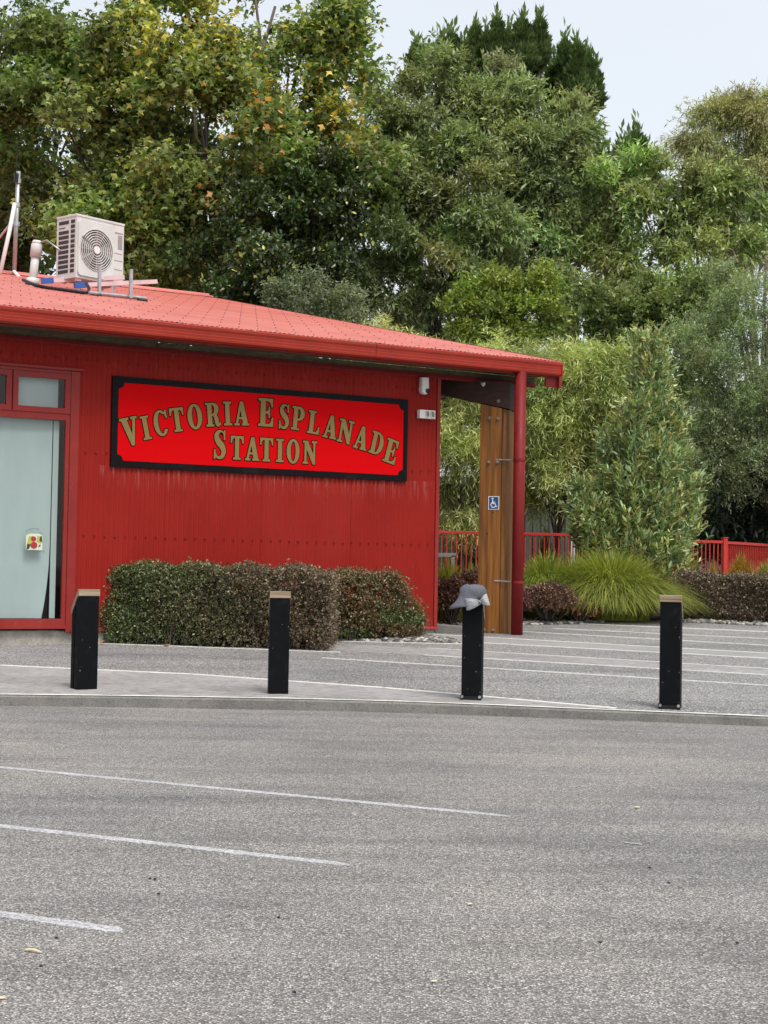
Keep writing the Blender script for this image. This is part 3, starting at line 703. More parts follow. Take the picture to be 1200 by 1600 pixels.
for li, (ch, bu, bz, tu, tz, wd) in enumerate(LET):
    gw, outs, holes = G[ch]
    H = math.hypot(tu - bu, tz - bz)
    if li < ARCN:   # the arch: lean follows the baseline curve
        xm = (bu + 3.1) / 2.2; al = -0.27 * xm
        al = max(-0.36, min(0.36, al))
    else: al = 0.0
    cu, cz = (bu + tu) / 2, (bz + tz) / 2
    wd = min(wd, 0.30)
    wtrue = min(gw / 100 * H * 0.86, wd * .97) if ch != 'I' else 0.38 * H
    ca, sa = math.cos(al), math.sin(al)
    def tr(p, ca=ca, sa=sa, cu=cu, cz=cz, H=H, gw=gw, wt=wtrue):
        x = (p[0] / gw - 0.5) * wt; y = (p[1] / 100 - 0.5) * H
        return (cu + x * ca - y * sa, cz + x * sa + y * ca)
    first = None
    for k, oo in enumerate(outs):
        pts = [tr(p) for p in oo]; hs = [[tr(p) for p in h] for h in (holes if k == 0 else [])]
        if area(pts) < 0: pts = pts[::-1]
        lt = prt(flatpoly(pts, hs, 0.0545 + 0.0006 * k, 'letter' if k == 0 else 'serif', M['gold']), S)
        ol = outline([pts] + hs, 0.0135, 0.0496 + 0.0006 * k)
        ol.parent = lt if first is None else first; ol.matrix_parent_inverse = (lt if first is None else first).matrix_world.inverted()
        if k == 0: first = lt
        else: lt.parent = first; lt.matrix_parent_inverse = Matrix.Identity(4)
        if k == 0: bpy.context.view_layer.update()

# ------------------------------------------------------------------ small things on the wall
T = empty('wall_camera', fr(-0.34, 0.02, 4.31)); tag(T, 'white rounded security camera with black lens high by the wall corner', 'camera')
mb = MB(); c0 = (-0.335, 0.0)
def rrect(cu, cn, hw, hn, k=5, r=0.04):
    out = []
    for sx, sy, a0 in ((1, 1, 0), (-1, 1, 90), (-1, -1, 180), (1, -1, 270)):
        for i in range(k): a = R(a0 + 90 * i / (k - 1)); out.append((cu + sx * (hw - r) + r * math.cos(a), cn + sy * (hn - r) + r * math.sin(a)))
    return out
lv = [(4.575, .055, .035), (4.57, .068, .05), (4.45, .070, .055), (4.38, .074, .062), (4.335, .062, .055), (4.31, .035, .035)]
vs = []; fs = []
for z, hw, hn in lv:
    vs += [fr(p[0], p[1], z) for p in rrect(-0.335, 0.065 + 0, hw, hn, 5, min(.03, hn * .9))]
q = 20
for i in range(len(lv) - 1): fs += [(i * q + k, i * q + (k + 1) % q, (i + 1) * q + (k + 1) % q, (i + 1) * q + k) for k in range(q)]
fs += [tuple(range(q)), tuple(reversed(range((len(lv) - 1) * q, len(lv) * q)))]
prt(mb.add(vs, fs).build('housing', M['white_plastic'], smooth=False), T)
mb = MB(); cl = np.array(fr(-0.305, 0.12, 4.365)); mb.tube([cl, cl + EN * 0.012 + np.array([0, 0, -.006]), cl + EN * 0.018 + np.array([0, 0, -.009])], [0.042, 0.036, 0.01], 14)
prt(mb.build('lens', mat('lens black', (0.01, 0.012, 0.02), 0.15), smooth=True), T)
T = empty('twin_light_box', fr(-0.28, 0.02, 3.93)); tag(T, 'small weathered white box with two oval lenses under the wall camera', 'light')
prt(wbox(-0.425, -0.135, 0.012, 0.10, 3.935, 4.07).build('housing', M['white_plastic'], bevel=0.008), T)
for uu in (-0.285, -0.19):
    mb = MB(); cc = np.array(fr(uu, 0.10, 4.003)); ring = []
    for i in range(17):
        a = 2 * math.pi * i / 16; ring.append(cc + EU * 0.036 * math.cos(a) + np.array([0, 0, 0.055 * math.sin(a)]) + EN * 0.006)
    mb.tube(ring, 0.009, 6); rg = prt(mb.build('lens_ring', M['white_plastic'], smooth=True), T)
    vs = [tuple(cc + EN * 0.003)] + [tuple(cc + EU * 0.032 * math.cos(2 * math.pi * i / 16) + np.array([0, 0, 0.05 * math.sin(2 * math.pi * i / 16)]) + EN * 0.003) for i in range(16)]
    prt(MB().add(vs, [(0, i + 1, (i + 1) % 16 + 1) for i in range(16)]).build('lens', mat('dusty lens', (0.20, 0.18, 0.15), 0.3)), T)
# berry sticker on the window (flat print), lettering strokes along an arch and below
T = empty('fruit_sticker', fr(-6.515, 0.012, 1.74)); tag(T, 'small square sticker of red fruit on yellow green stuck on the large window', 'sticker')
cu, cz = -6.52, 1.87
def fl(pts, n, name, m): return prt(flatpoly([(cu + a, cz + b) for a, b in pts], [], n, name, m), T)
fl([(-.115, -.105), (.115, -.105), (.115, .09), (.06, .115), (-.06, .115), (-.115, .09)], 0.006, 'backing', mat('sticker cream', (0.60, 0.66, 0.52), 0.5))
ys_ = mat('sticker yellow green', (0.42, 0.42, 0.08), 0.5); gs_ = mat('sticker dark green', (0.03, 0.05, 0.015), 0.5); rs_ = mat('sticker red', (0.38, 0.02, 0.03), 0.5)
fl([(-.10, -.03), (-.04, -.06), (.0, .02), (-.02, .085), (-.08, .08)], 0.0075, 'yellow_leaf', ys_)
fl([(.03, .0), (.10, -.02), (.105, .07), (.04, .09)], 0.0075, 'yellow_leaf', ys_)
fl([(-.11, -.10), (-.07, -.09), (-.05, -.03), (-.10, -.02)], 0.009, 'dark_leaf', gs_)
fl([(.07, .02), (.11, .0), (.105, .085), (.08, .08)], 0.009, 'dark_leaf', gs_)
fl([(.05, -.07), (.09, -.05), (.08, -.02)], 0.009, 'dark_leaf', gs_)
fl(arc(-.012, .045, .038, .034, 0, 345, 14), 0.0105, 'fruit', rs_)
fl(arc(-.005, -.04, .048, .046, 0, 345, 14), 0.012, 'fruit', rs_)
gm = mat('sticker grey ink', (0.16, 0.18, 0.19), 0.5)
for i in range(17):
    t = -1 + 2 * i / 16; a = t * 0.72; x = 0.165 * math.sin(a) * 1.05; y = 0.02 + 0.165 * math.cos(a) - (0.03 if t > .5 else 0)
    w, h = 0.006, (0.016 if i in (0, 4, 11) else 0.009)
    ca, sa = math.cos(-a), math.sin(-a)
    fl([(x + dx * ca - dy * sa, y + dx * sa + dy * ca) for dx, dy in ((-w, -h), (w * .4, -h * .8), (w, h), (-w * .5, h * .7))], 0.006, 'lettering', gm)
for i in range(11):
    x = -0.01 + i * 0.014; h = 0.022 if i in (0, 10) else 0.009
    fl([(x - .005, -.125 - h * (1.4 if i == 10 else .6)), (x + .003, -.125 - h * .5), (x + .005, -.125 + h), (x - .003, -.125 + h * .8)], 0.0135, 'lettering', gm)

# wheelchair sign on the post
T = empty('accessible_sign', pf(0.105, -0.01, 2.42)); tag(T, 'small blue and white wheelchair symbol sign screwed to the timber post', 'sign')
SA, SZ = 0.110, 2.66; hs, vsz = 0.088, 0.105
def pfl(pts, b, name, m, holes=()):
    lps = [[Vector((p[0], p[1], 0)) for p in lp] for lp in [pts] + list(holes)]
    flat = [p for lp in lps for p in lp]
    return prt(MB().add([pf(SA - p.x, -b, SZ + p.y) for p in flat], [tuple(t) for t in tessellate_polygon(lps)]).build(name, m), T)
mb = MB(); mb.hexa([pf(SA + hs, -0.001, SZ - vsz), pf(SA - hs, -0.001, SZ - vsz), pf(SA - hs, -0.006, SZ - vsz), pf(SA + hs, -0.006, SZ - vsz), pf(SA + hs, -0.001, SZ + vsz), pf(SA - hs, -0.001, SZ + vsz), pf(SA - hs, -0.006, SZ + vsz), pf(SA + hs, -0.006, SZ + vsz)])
prt(mb.build('sign_plate', M['white']), T)
pfl([(-.078, -.088), (-.07, -.096), (.07, -.096), (.078, -.088), (.078, .088), (.07, .096), (-.07, .096), (-.078, .088)], 0.0075, 'blue_field', M['sign_blue'])
pfl(arc(-.018, .068, .014, .014, 0, 340, 12), 0.009, 'symbol_head', M['white'])
pfl(arc(-.002, -.032, .046, .046, -35, 215, 18) + arc(-.002, -.032, .033, .033, 215, -35, 18)[0:], 0.009, 'symbol_wheel', M['white']) if False else None
wheel = arc(-.004, -.030, .046, .046, 110, 355, 18) + arc(-.004, -.030, .034, .034, 355, 110, 18)
pfl(wheel, 0.009, 'symbol_wheel', M['white'])
pfl([(-.026, .050), (-.010, .050), (-.008, .018), (.026, .018), (.026, .006), (-.007, .006), (-.006, -.006), (.032, -.006), (.046, -.052), (.060, -.048), (.063, -.058), (.038, -.066), (.024, -.018), (-.020, -.018)], 0.0100, 'symbol_body', M['white'])

# ------------------------------------------------------------------ things on the roof
def roofpt(u, n, dz=0): return np.array(fr(u, n, roofz(n) + dz))
def rparts(P, lst):
    for name, mb, m, sm in lst: prt(mb.build(name, m, smooth=sm), P)
# heat pump
nA = -6.5
P1 = onplane(118, 433, fr(0, nA, 0), EN); P1 = np.array(P1)
sA = F / P1[1]
hA = 97 / sA
phi = R(50)
AX = np.array([math.cos(phi), math.sin(phi), 0]); AYv = np.array([-math.sin(phi), math.cos(phi), 0])
Wd = 1.11; Dp = 0.56
T = empty('heat_pump', tuple(P1)); tag(T, 'cream outdoor heat pump unit with round fan grille on the roof', 'heat pump')
def af(x, y, z): return tuple(P1 + AX * x + AYv * y + np.array([0, 0, z]))
rparts(T, [('casing', MB().box(0, Wd, 0.0, Dp, 0, hA, af), M['ac'], False)])
prt(MB().box(-0.012, Wd + 0.012, -0.012, Dp + 0.012, hA, hA + 0.045, af).build('top_cover', M['ac'], bevel=0.012), T)
fcx, fcz, fr_ = 0.445, hA * 0.50, 0.385
# fan shroud square plate with rounded corners and ring grille
def rr2(cx, cz, hw, hz, r, k=5):
    out = []
    for sx, sy, a0 in ((1, 1, 0), (-1, 1, 90), (-1, -1, 180), (1, -1, 270)):
        for i in range(k): a = R(a0 + 90 * i / (k - 1)); out.append((cx + sx * (hw - r) + r * math.cos(a), cz + sy * (hz - r) + r * math.sin(a)))
    return out
mb = MB(); po = rr2(fcx, fcz, 0.42, hA * 0.455, 0.08); n_ = len(po)
circ = [(fcx + fr_ * math.cos(R(a)), fcz + fr_ * math.sin(R(a))) for a in np.arange(0, 360, 10)]
lps = [[Vector((p[0], p[1], 0)) for p in lp] for lp in (po, circ)]; flat = [p for lp in lps for p in lp]
mb.add([af(p.x, -0.03, p.y) for p in flat], [tuple(t) for t in tessellate_polygon(lps)])
mb.add([af(p[0], -0.03, p[1]) for p in po] + [af(p[0], 0.0, p[1]) for p in po], [(k, (k + 1) % n_, n_ + (k + 1) % n_, n_ + k) for k in range(n_)])
prt(mb.build('fan_surround', M['ac']), T)
mb = MB(); mb.add([af(fcx, -0.002, fcz)] + [af(p[0], -0.002, p[1]) for p in circ], [(0, i + 1, (i + 1) % 36 + 1) for i in range(36)])
prt(mb.build('fan_recess', mat('fan shadow grey', (0.10, 0.09, 0.085), 0.7)), T)
mb = MB()
for b in range(5):
    a0 = b * 72
    pts = [(fcx + r * math.cos(R(a0 + aa)), fcz + r * math.sin(R(a0 + aa))) for r, aa in ((.07, 0), (.2, -14), (.36, -20), (.37, 18), (.22, 28), (.08, 30))]
    mb.add([af(p[0], -0.008 + 0.004 * (i % 2), p[1]) for i, p in enumerate(pts)], [(0, 1, 2, 3), (0, 3, 4, 5)])
prt(mb.build('fan_blades', mat('fan grey', (0.3, 0.28, 0.27), 0.5)), T)
for rr_ in (0.115, 0.16, 0.205, 0.25, 0.295, 0.34, 0.378):
    ring = [af(fcx + rr_ * math.cos(R(a)), -0.038, fcz + rr_ * math.sin(R(a))) for a in np.arange(0, 361, 12)]
    prt(MB().tube(ring, 0.0095, 5, cap=False).build('grille_ring', M['ac'], smooth=True), T)
mb = MB()
for a in range(0, 360, 30):
    mb.tube([af(fcx + .06 * math.cos(R(a)), -0.034, fcz + .06 * math.sin(R(a))), af(fcx + .40 * math.cos(R(a)), -0.034, fcz + .40 * math.sin(R(a)))], 0.004, 4)
prt(mb.build('grille_spokes', M['ac']), T)
mb = MB(); mb.tube([af(fcx, -0.03, fcz), af(fcx, -0.055, fcz)], [0.075, 0.07], 18); prt(mb.build('fan_hub', M['white_plastic']), T)
# right-hand service panel details
prt(MB().box(0.97, 1.07, -0.006, 0.0, hA * 0.60, hA * 0.83, af).build('rating_label', M['ac_grey']), T)
prt(MB().box(0.89, 1.08, -0.005, 0.0, hA * 0.855, hA * 0.875, af).build('badge', M['ac_grey']), T)
for zz in (0.25, 0.40, 0.52): prt(MB().box(0.87, 1.08, -0.006, 0.0, hA * zz, hA * zz + 0.012, af).build('panel_seam', mat('seam shade', (0.36, 0.33, 0.32), 0.6)), T)
prt(MB().box(0.86, 0.867, -0.004, 0.0, 0.02, hA - .02, af).build('panel_seam', mat('seam shade', (0.40, 0.37, 0.36), 0.6)), T)
# side vents: two columns of openings
side = MB(); 
def sv_(y0, y1, z0, z1): prt(MB().box(-0.006, 0.0, y0, y1, z0, z1, af).build('vent_slot', M['ac_dark']), T)
for i in range(11):
    z0_ = hA * (0.09 + 0.0805 * i); z1_ = z0_ + hA * 0.055
    sv_(0.05, 0.16, z0_, z1_)
    if i != 9: sv_(0.22, 0.50, z0_, z1_)
    else: sv_(0.32, 0.50, z0_ + .02, z0_ + 0.035)
for x_, y_ in ((0.12, 0.08), (Wd - 0.12, 0.08), (0.12, Dp - 0.08), (Wd - 0.12, Dp - 0.08)):
    prt(MB().box(x_ - .05, x_ + .05, y_ - .03, y_ + .03, -0.045, 0.0, af).build('foot', M['white_plastic']), T)
# mounting frame rails beneath
T = empty('roof_mounting_frame', tuple(roofpt(-4.6, -5.2))); tag(T, 'pinkish metal rails with blue end caps carrying the heat pump on the roof', 'metal frame')
def bar(p, q, w, h, name, m, P):
    p = np.array(p); q = np.array(q); d = q - p; d = d / np.linalg.norm(d); s_ = np.cross(d, [0, 0, 1.0]); s_ /= np.linalg.norm(s_); v_ = np.cross(s_, d)
    c = []
    for e in (p, q):
        c.append([e - s_ * w / 2 - v_ * h / 2, e + s_ * w / 2 - v_ * h / 2, e + s_ * w / 2 + v_ * h / 2, e - s_ * w / 2 + v_ * h / 2])
    mb = MB().add(c[0] + c[1], [(0, 1, 2, 3), (7, 6, 5, 4), (0, 4, 5, 1), (1, 5, 6, 2), (2, 6, 7, 3), (3, 7, 4, 0)])
    return prt(mb.build(name, m), P)
yd = P1[1]
fA = at(66, 439, yd + 0.10); fB = at(194, 433.5, yd + 0.62)
bar(fA, fB, 0.06, 0.085, 'rail', M['pink_metal'], T)
fC = at(118, 446, yd - 0.12); fD = at(245, 440, yd + 0.75)
bar(fC, fD, 0.06, 0.075, 'rail', M['pink_metal'], T)
def capat(a, b, P):
    d = (b - a) / np.linalg.norm(b - a); bar(a - d * 0.02, a + d * 0.20, 0.072, 0.095, 'end_cap', M['blue'], P)
capat(fA, fB, T); capat(fC, fD, T)
for q_ in (0.45,):
    for (a_, b_) in ((fA, fB), (fC, fD)):
        p_ = a_ + (b_ - a_) * q_; l_ = (p_ - W0) @ EN; zr_ = roofz(l_)
        bar(p_ - np.array([0, 0, .04]), (p_[0], p_[1] + .001, min(zr_, p_[2] - .06)), 0.05, 0.05, 'leg', M['galv'], T)
# fallen-arrest style aluminium bar with two uprights
T = empty('aluminium_stand', tuple(roofpt(-3.1, -5.6))); tag(T, 'low aluminium bar with two upright stubs in front of the heat pump', 'metal frame')
b0 = roofpt(-3.69, -5.6, 0.05); b1 = roofpt(-2.56, -5.75, 0.05)
prt(MB().tube([b0, b1], 0.035, 8).build('base_bar', M['galv'], smooth=False), T)
for px_, pt_, pb_ in ((155, 416, 459), (204, 421, 466)):
    l_ = roofpt(0, -5.65)[1]
    pb = onplane(px_, pb_, fr(0, -5.62, 0), EN); pt = onplane(px_ + 1, pt_, fr(0, -5.62, 0), EN)
    bar(pb, pt, 0.06, 0.05, 'upright', M['galv'], T)
for uu in (-3.55, -2.68):
    prt(MB().tube([roofpt(uu - .09, -5.62, 0.012), roofpt(uu + .09, -5.62, 0.012)], 0.035, 8).build('rubber_foot', M['black_steel']), T)
# black cable
T = MB().tube([roofpt(-4.45, -6.9, .10), roofpt(-4.35, -6.5, .04), roofpt(-4.2, -6.2, .03), roofpt(-3.9, -5.9, .03), roofpt(-3.75, -5.75, .03), roofpt(-3.66, -5.7, .05), roofpt(-3.62, -5.8, .12), roofpt(-3.6, -6.0, 0.2)], 0.03, 8).build('cable', M['black_steel'], smooth=True)
tag(T, 'thick black cable lying across the roof between vent pipe and aluminium bar', 'cable')
# vent pipe
vb = roofpt(-4.07, -7.5)
T = empty('vent_pipe', tuple(vb)); tag(T, 'short pinkish vent pipe with collar standing left of the heat pump', 'pipe')
tilt = np.array([0.085, 0, 1.0])
def vt(h): return tuple(vb + tilt * h)
prt(MB().tube([vt(-0.05), vt(0.6)], 0.075, 14).build('pipe', M['ac'], smooth=True), T)
prt(MB().tube([vt(0.52), vt(0.75), vt(0.77)], [0.10, 0.10, 0.085], 14).build('collar', M['ac'], smooth=True), T)
prt(MB().tube([vt(0.76), vt(0.80), vt(0.83)], [0.09, 0.09, 0.07], 14).build('cap', M['ac'], smooth=True), T)
prt(MB().tube([vt(0.0), vt(0.13)], 0.115, 14).build('boot', M['ac'], smooth=True), T)
prt(MB().tube([vt(-0.06), vt(0.02)], 0.135, 14).build('seal', M['black_steel']), T)
prt(MB().tube([vt(0.76), vt(0.80) + np.array([.2, -.1, .02]), tuple(np.array(af(0.0, Dp * .8, hA * .48)))], 0.016, 6).build('refrigerant_line', M['galv'], smooth=True), T)
# antenna mast with braces
ab = roofpt(-2.95, -12.2)
T = empty('antenna_mast', tuple(ab)); tag(T, 'grey antenna mast with white brace and thin whip at the far left of the roof', 'antenna')
Ya = ab[1]
def ma(x, y, dy=0): return at(x, y, Ya + dy)
prt(MB().tube([ma(22, 430), ma(29, 268)], 0.045, 10).build('mast', M['galv'], smooth=True), T)
prt(MB().tube([ma(26, 272), ma(27, 225)], 0.009, 5).build('whip', M['black_steel']), T)
prt(MB().tube([ma(25, 285, -.05), ma(26, 271, -.05)], 0.05, 8).build('whip_base', M['black_steel']), T)
prt(MB().tube([ma(23, 318, -.1), ma(15, 360, -.3), ma(0, 428, -.6)], 0.045, 8).build('brace', M['white_plastic'], smooth=True), T)
prt(MB().tube([ma(20, 345, .1), ma(-25, 402, .8)], 0.025, 6).build('brace', M['pink_metal']), T)
prt(MB().tube([ma(22, 424, -.05), ma(31, 434, -.6)], 0.035, 6).build('bracket', M['white_plastic']), T)
for yy in (283, 320, 350):
    c_ = ma(22 + (430 - yy) * 7 / 162, yy); prt(MB().tube([c_ - np.array([0, 0, .05]), c_ + np.array([0, 0, .05])], 0.062, 8).build('clamp', M['galv']), T)

# ------------------------------------------------------------------ bollards
def bollard(label, x, y, h, w, yaw, bracket):
    g = gp(x, y); T = empty('bollard', tuple(g), yaw); tag(T, label, 'bollard', 'black timber bollards along the kerb')
    bpy.context.view_layer.update()
    def loc(o): o.parent = T; return o
    d = 0.20; hw = w / 2; hb = h - 0.215
    # front plank, back plank, recessed core, wooden cap that slopes down to the back
    front = MB().hexa([(-hw, 0, 0.005), (hw, 0, 0.005), (hw, .095, 0.005), (-hw, .095, 0.005), (-hw, 0, h - .07), (hw, 0, h - .07), (hw, .095, h - .11), (-hw, .095, h - .11)])
    loc(front.build('front_plank', M['black'], bevel=0.006))
    back = MB().hexa([(-hw, .115, 0), (hw, .115, 0), (hw, d, 0), (-hw, d, 0), (-hw, .115, h - .14), (hw, .115, h - .14), (hw, d, hb - .06), (-hw, d, hb - .06)])
    loc(back.build('back_plank', M['black'], bevel=0.006))
    loc(MB().box(-hw + .03, hw - .03, .09, .12, 0, h - .16).build('core', M['black_steel']))
    cp = [(-0.008, h - .068), (-0.008, h - 0.004), (0.012, h), (0.03, h - 0.004), (d + .02, hb - .0), (d + .01, hb - .055), (.03, h - .075)]
    loc(MB().extr(cp, lambda yy, zz: (-hw - .005, yy, zz), lambda yy, zz: (hw + .005, yy, zz)).build('cap', M['cap_wood'], bevel=0.003))
    if bracket:
        loc(MB().box(-hw - .004, hw + .004, -.03, -.001, 0.0, .012).build('base_bracket', M['black_steel']))
        loc(MB().box(-hw + .03, hw - .03, -.028, -.016, 0.012, .04).build('base_bracket', M['black_steel']))
        for sx in (-1, 1):
            loc(MB().box(sx * (hw - .012) - .018, sx * (hw - .012) + .018, -.03, -.001, 0.012, .055).build('base_bracket', M['black_steel'], bevel=.004))
            loc(MB().tube([(sx * (hw - .014), -.031, .034), (sx * (hw - .014), -.048, .034)], [0.017, 0.012], 8).build('bolt', M['galv']))
    # scuffs: small chips of bare paint on the front face
    r_ = random.Random(x)
    mb = MB()
    for i in range(8 if bracket else 3):
        cx_ = r_.uniform(-hw + .02, hw - .01); cz_ = r_.uniform(0.06, h * .75); s1 = r_.uniform(.001, .005); s2 = r_.uniform(.001, .007)
        if r_.random() < .3: cx_ = hw - .012
        mb.add([(cx_ - s1, -.0015, cz_ - s2), (cx_ + s1, -.0015, cz_ - s2 * .6), (cx_ + s1 * .7, -.0015, cz_ + s2), (cx_ - s1 * .8, -.0015, cz_ + s2 * .7)], [(0, 1, 2, 3)])
    o = loc(mb.build('paint_chips', mat('bare chip', (0.22, 0.22, 0.23), 0.7))); o['kind'] = 'stuff'
    return T
bollard('leftmost black bollard with slanted tan timber cap in front of the window corner', 136, 1078, 1.04, 0.223, R(31), False)
bollard('black bollard with tan timber cap in front of the long clipped hedge', 435, 1085, 1.06, 0.205, R(7), False)
bollard('black bollard wearing a grey hat, in front of the timber post', 736, 1094, 1.07, 0.205, R(-9), True)
bollard('rightmost black bollard with tan timber cap in front of the green grass clump', 1046, 1108, 1.125, 0.205, R(-15), True)

# ------------------------------------------------------------------ the hat
hb_ = gp(736, 1094) + np.array([0, .05, 0])
HC = at(738, 934, hb_[1]) + np.array([0, 0, 0])
T = empty('hat', tuple(HC)); tag(T, 'crumpled grey felt hat with pale bow resting on the third bollard', 'hat')
felt = mat('grey felt', (0.115, 0.118, 0.145), 0.95, spec=0.15); t_ = NT(felt)
nf = t_.noise(t_.coord(), 60, 4, 0.7); t_.l(t_.ramp(nf, [(0.3, (0.095, 0.098, 0.12)), (0.7, (0.15, 0.153, 0.18))]), felt.node_tree.nodes['Principled BSDF'].inputs['Base Color']); t_.bump(nf, 0.35, 0.004)
# revolve: (radius, height) crown top -> base -> brim, bent out of round
prf = [(0.0, .126), (.045, .126), (.085, .119), (.112, .100), (.124, .068), (.125, .03), (.122, .0), (.126, -.020), (.142, -.046), (.158, -.072), (.166, -.092), (.160, -.096), (.148, -.078), (.132, -.050), (.116, -.012)]
NA = 40; vs = []; fs = []
tl = R(-13)
prf = [(a_ * 1.06, b_ * 1.12 if b_ > 0 else b_ * 1.1) for a_, b_ in prf]
for i, (r_, h_) in enumerate(prf):
    for k in range(NA):
        a = 2 * math.pi * k / NA; x_ = r_ * math.cos(a); y_ = r_ * math.sin(a) * 0.92; z_ = h_
        if i < 5: z_ -= 0.020 * math.exp(-((x_ + .045 + .3 * y_) / .04) ** 2); z_ += 0.010 * math.cos(a - .2) * (r_ / .1)
        if i >= 7:
            lf = max(0, math.cos(a - math.pi)); rt = max(0, math.cos(a))
            z_ -= 0.055 * lf * (r_ - .12) / .05; z_ += 0.095 * rt * (r_ - .12) / .05 + 0.012 * math.sin(3 * a + 1) * (r_ - .12) / .07
            x_ -= 0.022 * lf * (r_ - .12) / .05; x_ *= (0.80 if x_ > 0 else 1.0)
        x_ += 0.008 * math.sin(3 * a + h_ * 30); y_ += .006 * math.sin(4 * a + h_ * 45)
        if i >= 3 and i < 8: z_ += .008 * math.sin(2 * a + 2.2 + i)
        X_ = x_ * math.cos(tl) + z_ * math.sin(tl) * -1; Z_ = -x_ * math.sin(tl) * -1 + z_ * math.cos(tl)
        vs.append((X_ - .005, y_, Z_ + .004))
for i in range(len(prf) - 1):
    for k in range(NA): fs.append((i * NA + k, i * NA + (k + 1) % NA, (i + 1) * NA + (k + 1) % NA, (i + 1) * NA + k))
o = MB().add(vs, fs).build('felt_body', felt, smooth=True); o.parent = T
rib = mat('pale grey ribbon', (0.40, 0.41, 0.43), 0.7); t_ = NT(rib); g_ = t_.noise(t_.coord((3, 3, 40)), 4, 3); t_.l(t_.ramp(g_, [(0.3, (0.27, 0.28, 0.30)), (0.7, (0.48, 0.49, 0.51))]), rib.node_tree.nodes['Principled BSDF'].inputs['Base Color']); t_.bump(g_, 0.5, 0.01)
def lobe(cx, cz, dx, dz, L, wa, wb, name):   # pleated bow loop fanning from the knot
    vs = []; fs = []; d = np.array([dx, dz]) / math.hypot(dx, dz); q = np.array([-d[1], d[0]])
    for i in range(9):
        t = i / 8; w_ = wa + (wb - wa) * math.sin(t * math.pi * .55)
        for j in range(9):
            s = -1 + j / 4; p = np.array([cx, cz]) + d * L * t + q * w_ * s
            vs.append((p[0], -.150 - .030 * math.sin(math.pi * min(1, t * 1.05)) * (1 - s * s * .6) - .008 * math.cos(j * math.pi) * (1 - t * .5) + (.02 if t == 1 else 0), p[1]))
    for i in range(8):
        for j in range(8): fs.append((i * 9 + j, i * 9 + j + 1, (i + 1) * 9 + j + 1, (i + 1) * 9 + j))
    o = MB().add(vs, fs).build(name, rib, smooth=True); o.parent = T
    sol = o.modifiers.new('thickness', 'SOLIDIFY'); sol.thickness = 0.006
lobe(.072, -.042, -1, -.18, .150, .012, .058, 'bow_loop')
lobe(.076, -.036, 0.8, .25, .085, .012, .060, 'bow_loop')
vs = []
o = MB().tube([(.062, -.150, -.058), (.070, -.165, -.038), (.078, -.150, -.018)], [.010, .016, .010], 8).build('bow_knot', rib, smooth=True); o.parent = T

# ------------------------------------------------------------------ foliage engine
SHAPES = {   # (along, across, lift)
    'oval': ([(0, 0, 0), (.35, .5, .12), (.75, .36, .10), (1, 0, 0), (.75, -.36, .10), (.35, -.5, .12)], [(0, 1, 2, 3), (0, 3, 4, 5)]),
    'rhomb': ([(0, 0, 0), (.5, .5, .12), (1, 0, -.08), (.5, -.5, .12)], [(0, 1, 2), (0, 2, 3)]),
    'maple': ([(0, 0, 0), (.42, .55, -.05), (.52, .2, .05), (1, 0, -.1), (.52, -.2, .05), (.42, -.55, -.05)], [(0, 1, 2), (0, 2, 3, 4), (0, 4, 5)]),
    'sickle': ([(0, 0, 0), (.45, .5, .0), (1, .35, -.25), (.5, -.5, 0.05)], [(0, 1, 2), (0, 2, 3)]),
}
def nrm(a): return a / (np.linalg.norm(a, axis=-1, keepdims=True) + 1e-9)
def leaves(name, P, D, N, L, Wd, colr, shape, material, parent=None):
    sv_, sf = SHAPES[shape]; n = len(P)
    D = nrm(D); S_ = nrm(np.cross(D, N)); N = np.cross(S_, D)
    L = np.asarray(L)[:, None]; Wd = np.asarray(Wd)[:, None]
    V = np.empty((n, len(sv_), 3), np.float32)
    for k, (a, b, c) in enumerate(sv_): V[:, k] = P + D * (a * L) + S_ * (b * Wd) + N * (c * Wd)
    me = bpy.data.meshes.new(name); nv = len(sv_); me.vertices.add(n * nv); me.vertices.foreach_set('co', V.ravel())
    fl = [len(f) for f in sf]; idx = np.array([i for f in sf for i in f], np.int32)
    base = (np.arange(n, dtype=np.int32) * nv)[:, None]
    loops = (base + idx[None]).ravel(); me.loops.add(len(loops)); me.loops.foreach_set('vertex_index', loops)
    tot = np.tile(np.array(fl, np.int32), n); st = np.concatenate([[0], np.cumsum(tot)[:-1]]).astype(np.int32)
    me.polygons.add(len(tot)); me.polygons.foreach_set('loop_start', st); me.polygons.foreach_set('loop_total', tot)
    me.update(calc_edges=True)
    at_ = me.attributes.new('leafcol', 'FLOAT_COLOR', 'FACE')
    colr = np.asarray(colr) * 1.58; colr = colr + (colr.mean(1, keepdims=True) - colr) * .08
    c4 = np.concatenate([np.clip(colr, 0, .8), np.ones((n, 1))], 1).astype(np.float32)
    at_.data.foreach_set('color', np.repeat(c4, len(sf), axis=0).ravel())
    me.materials.append(material)
    o = bpy.data.objects.new(name, me); COL.objects.link(o)
    if parent is not None: o.parent = parent; o.matrix_parent_inverse = Matrix.Translation(parent.location).inverted()
    return o
def rdir(n):
    return nrm(rng.normal(size=(n, 3)))
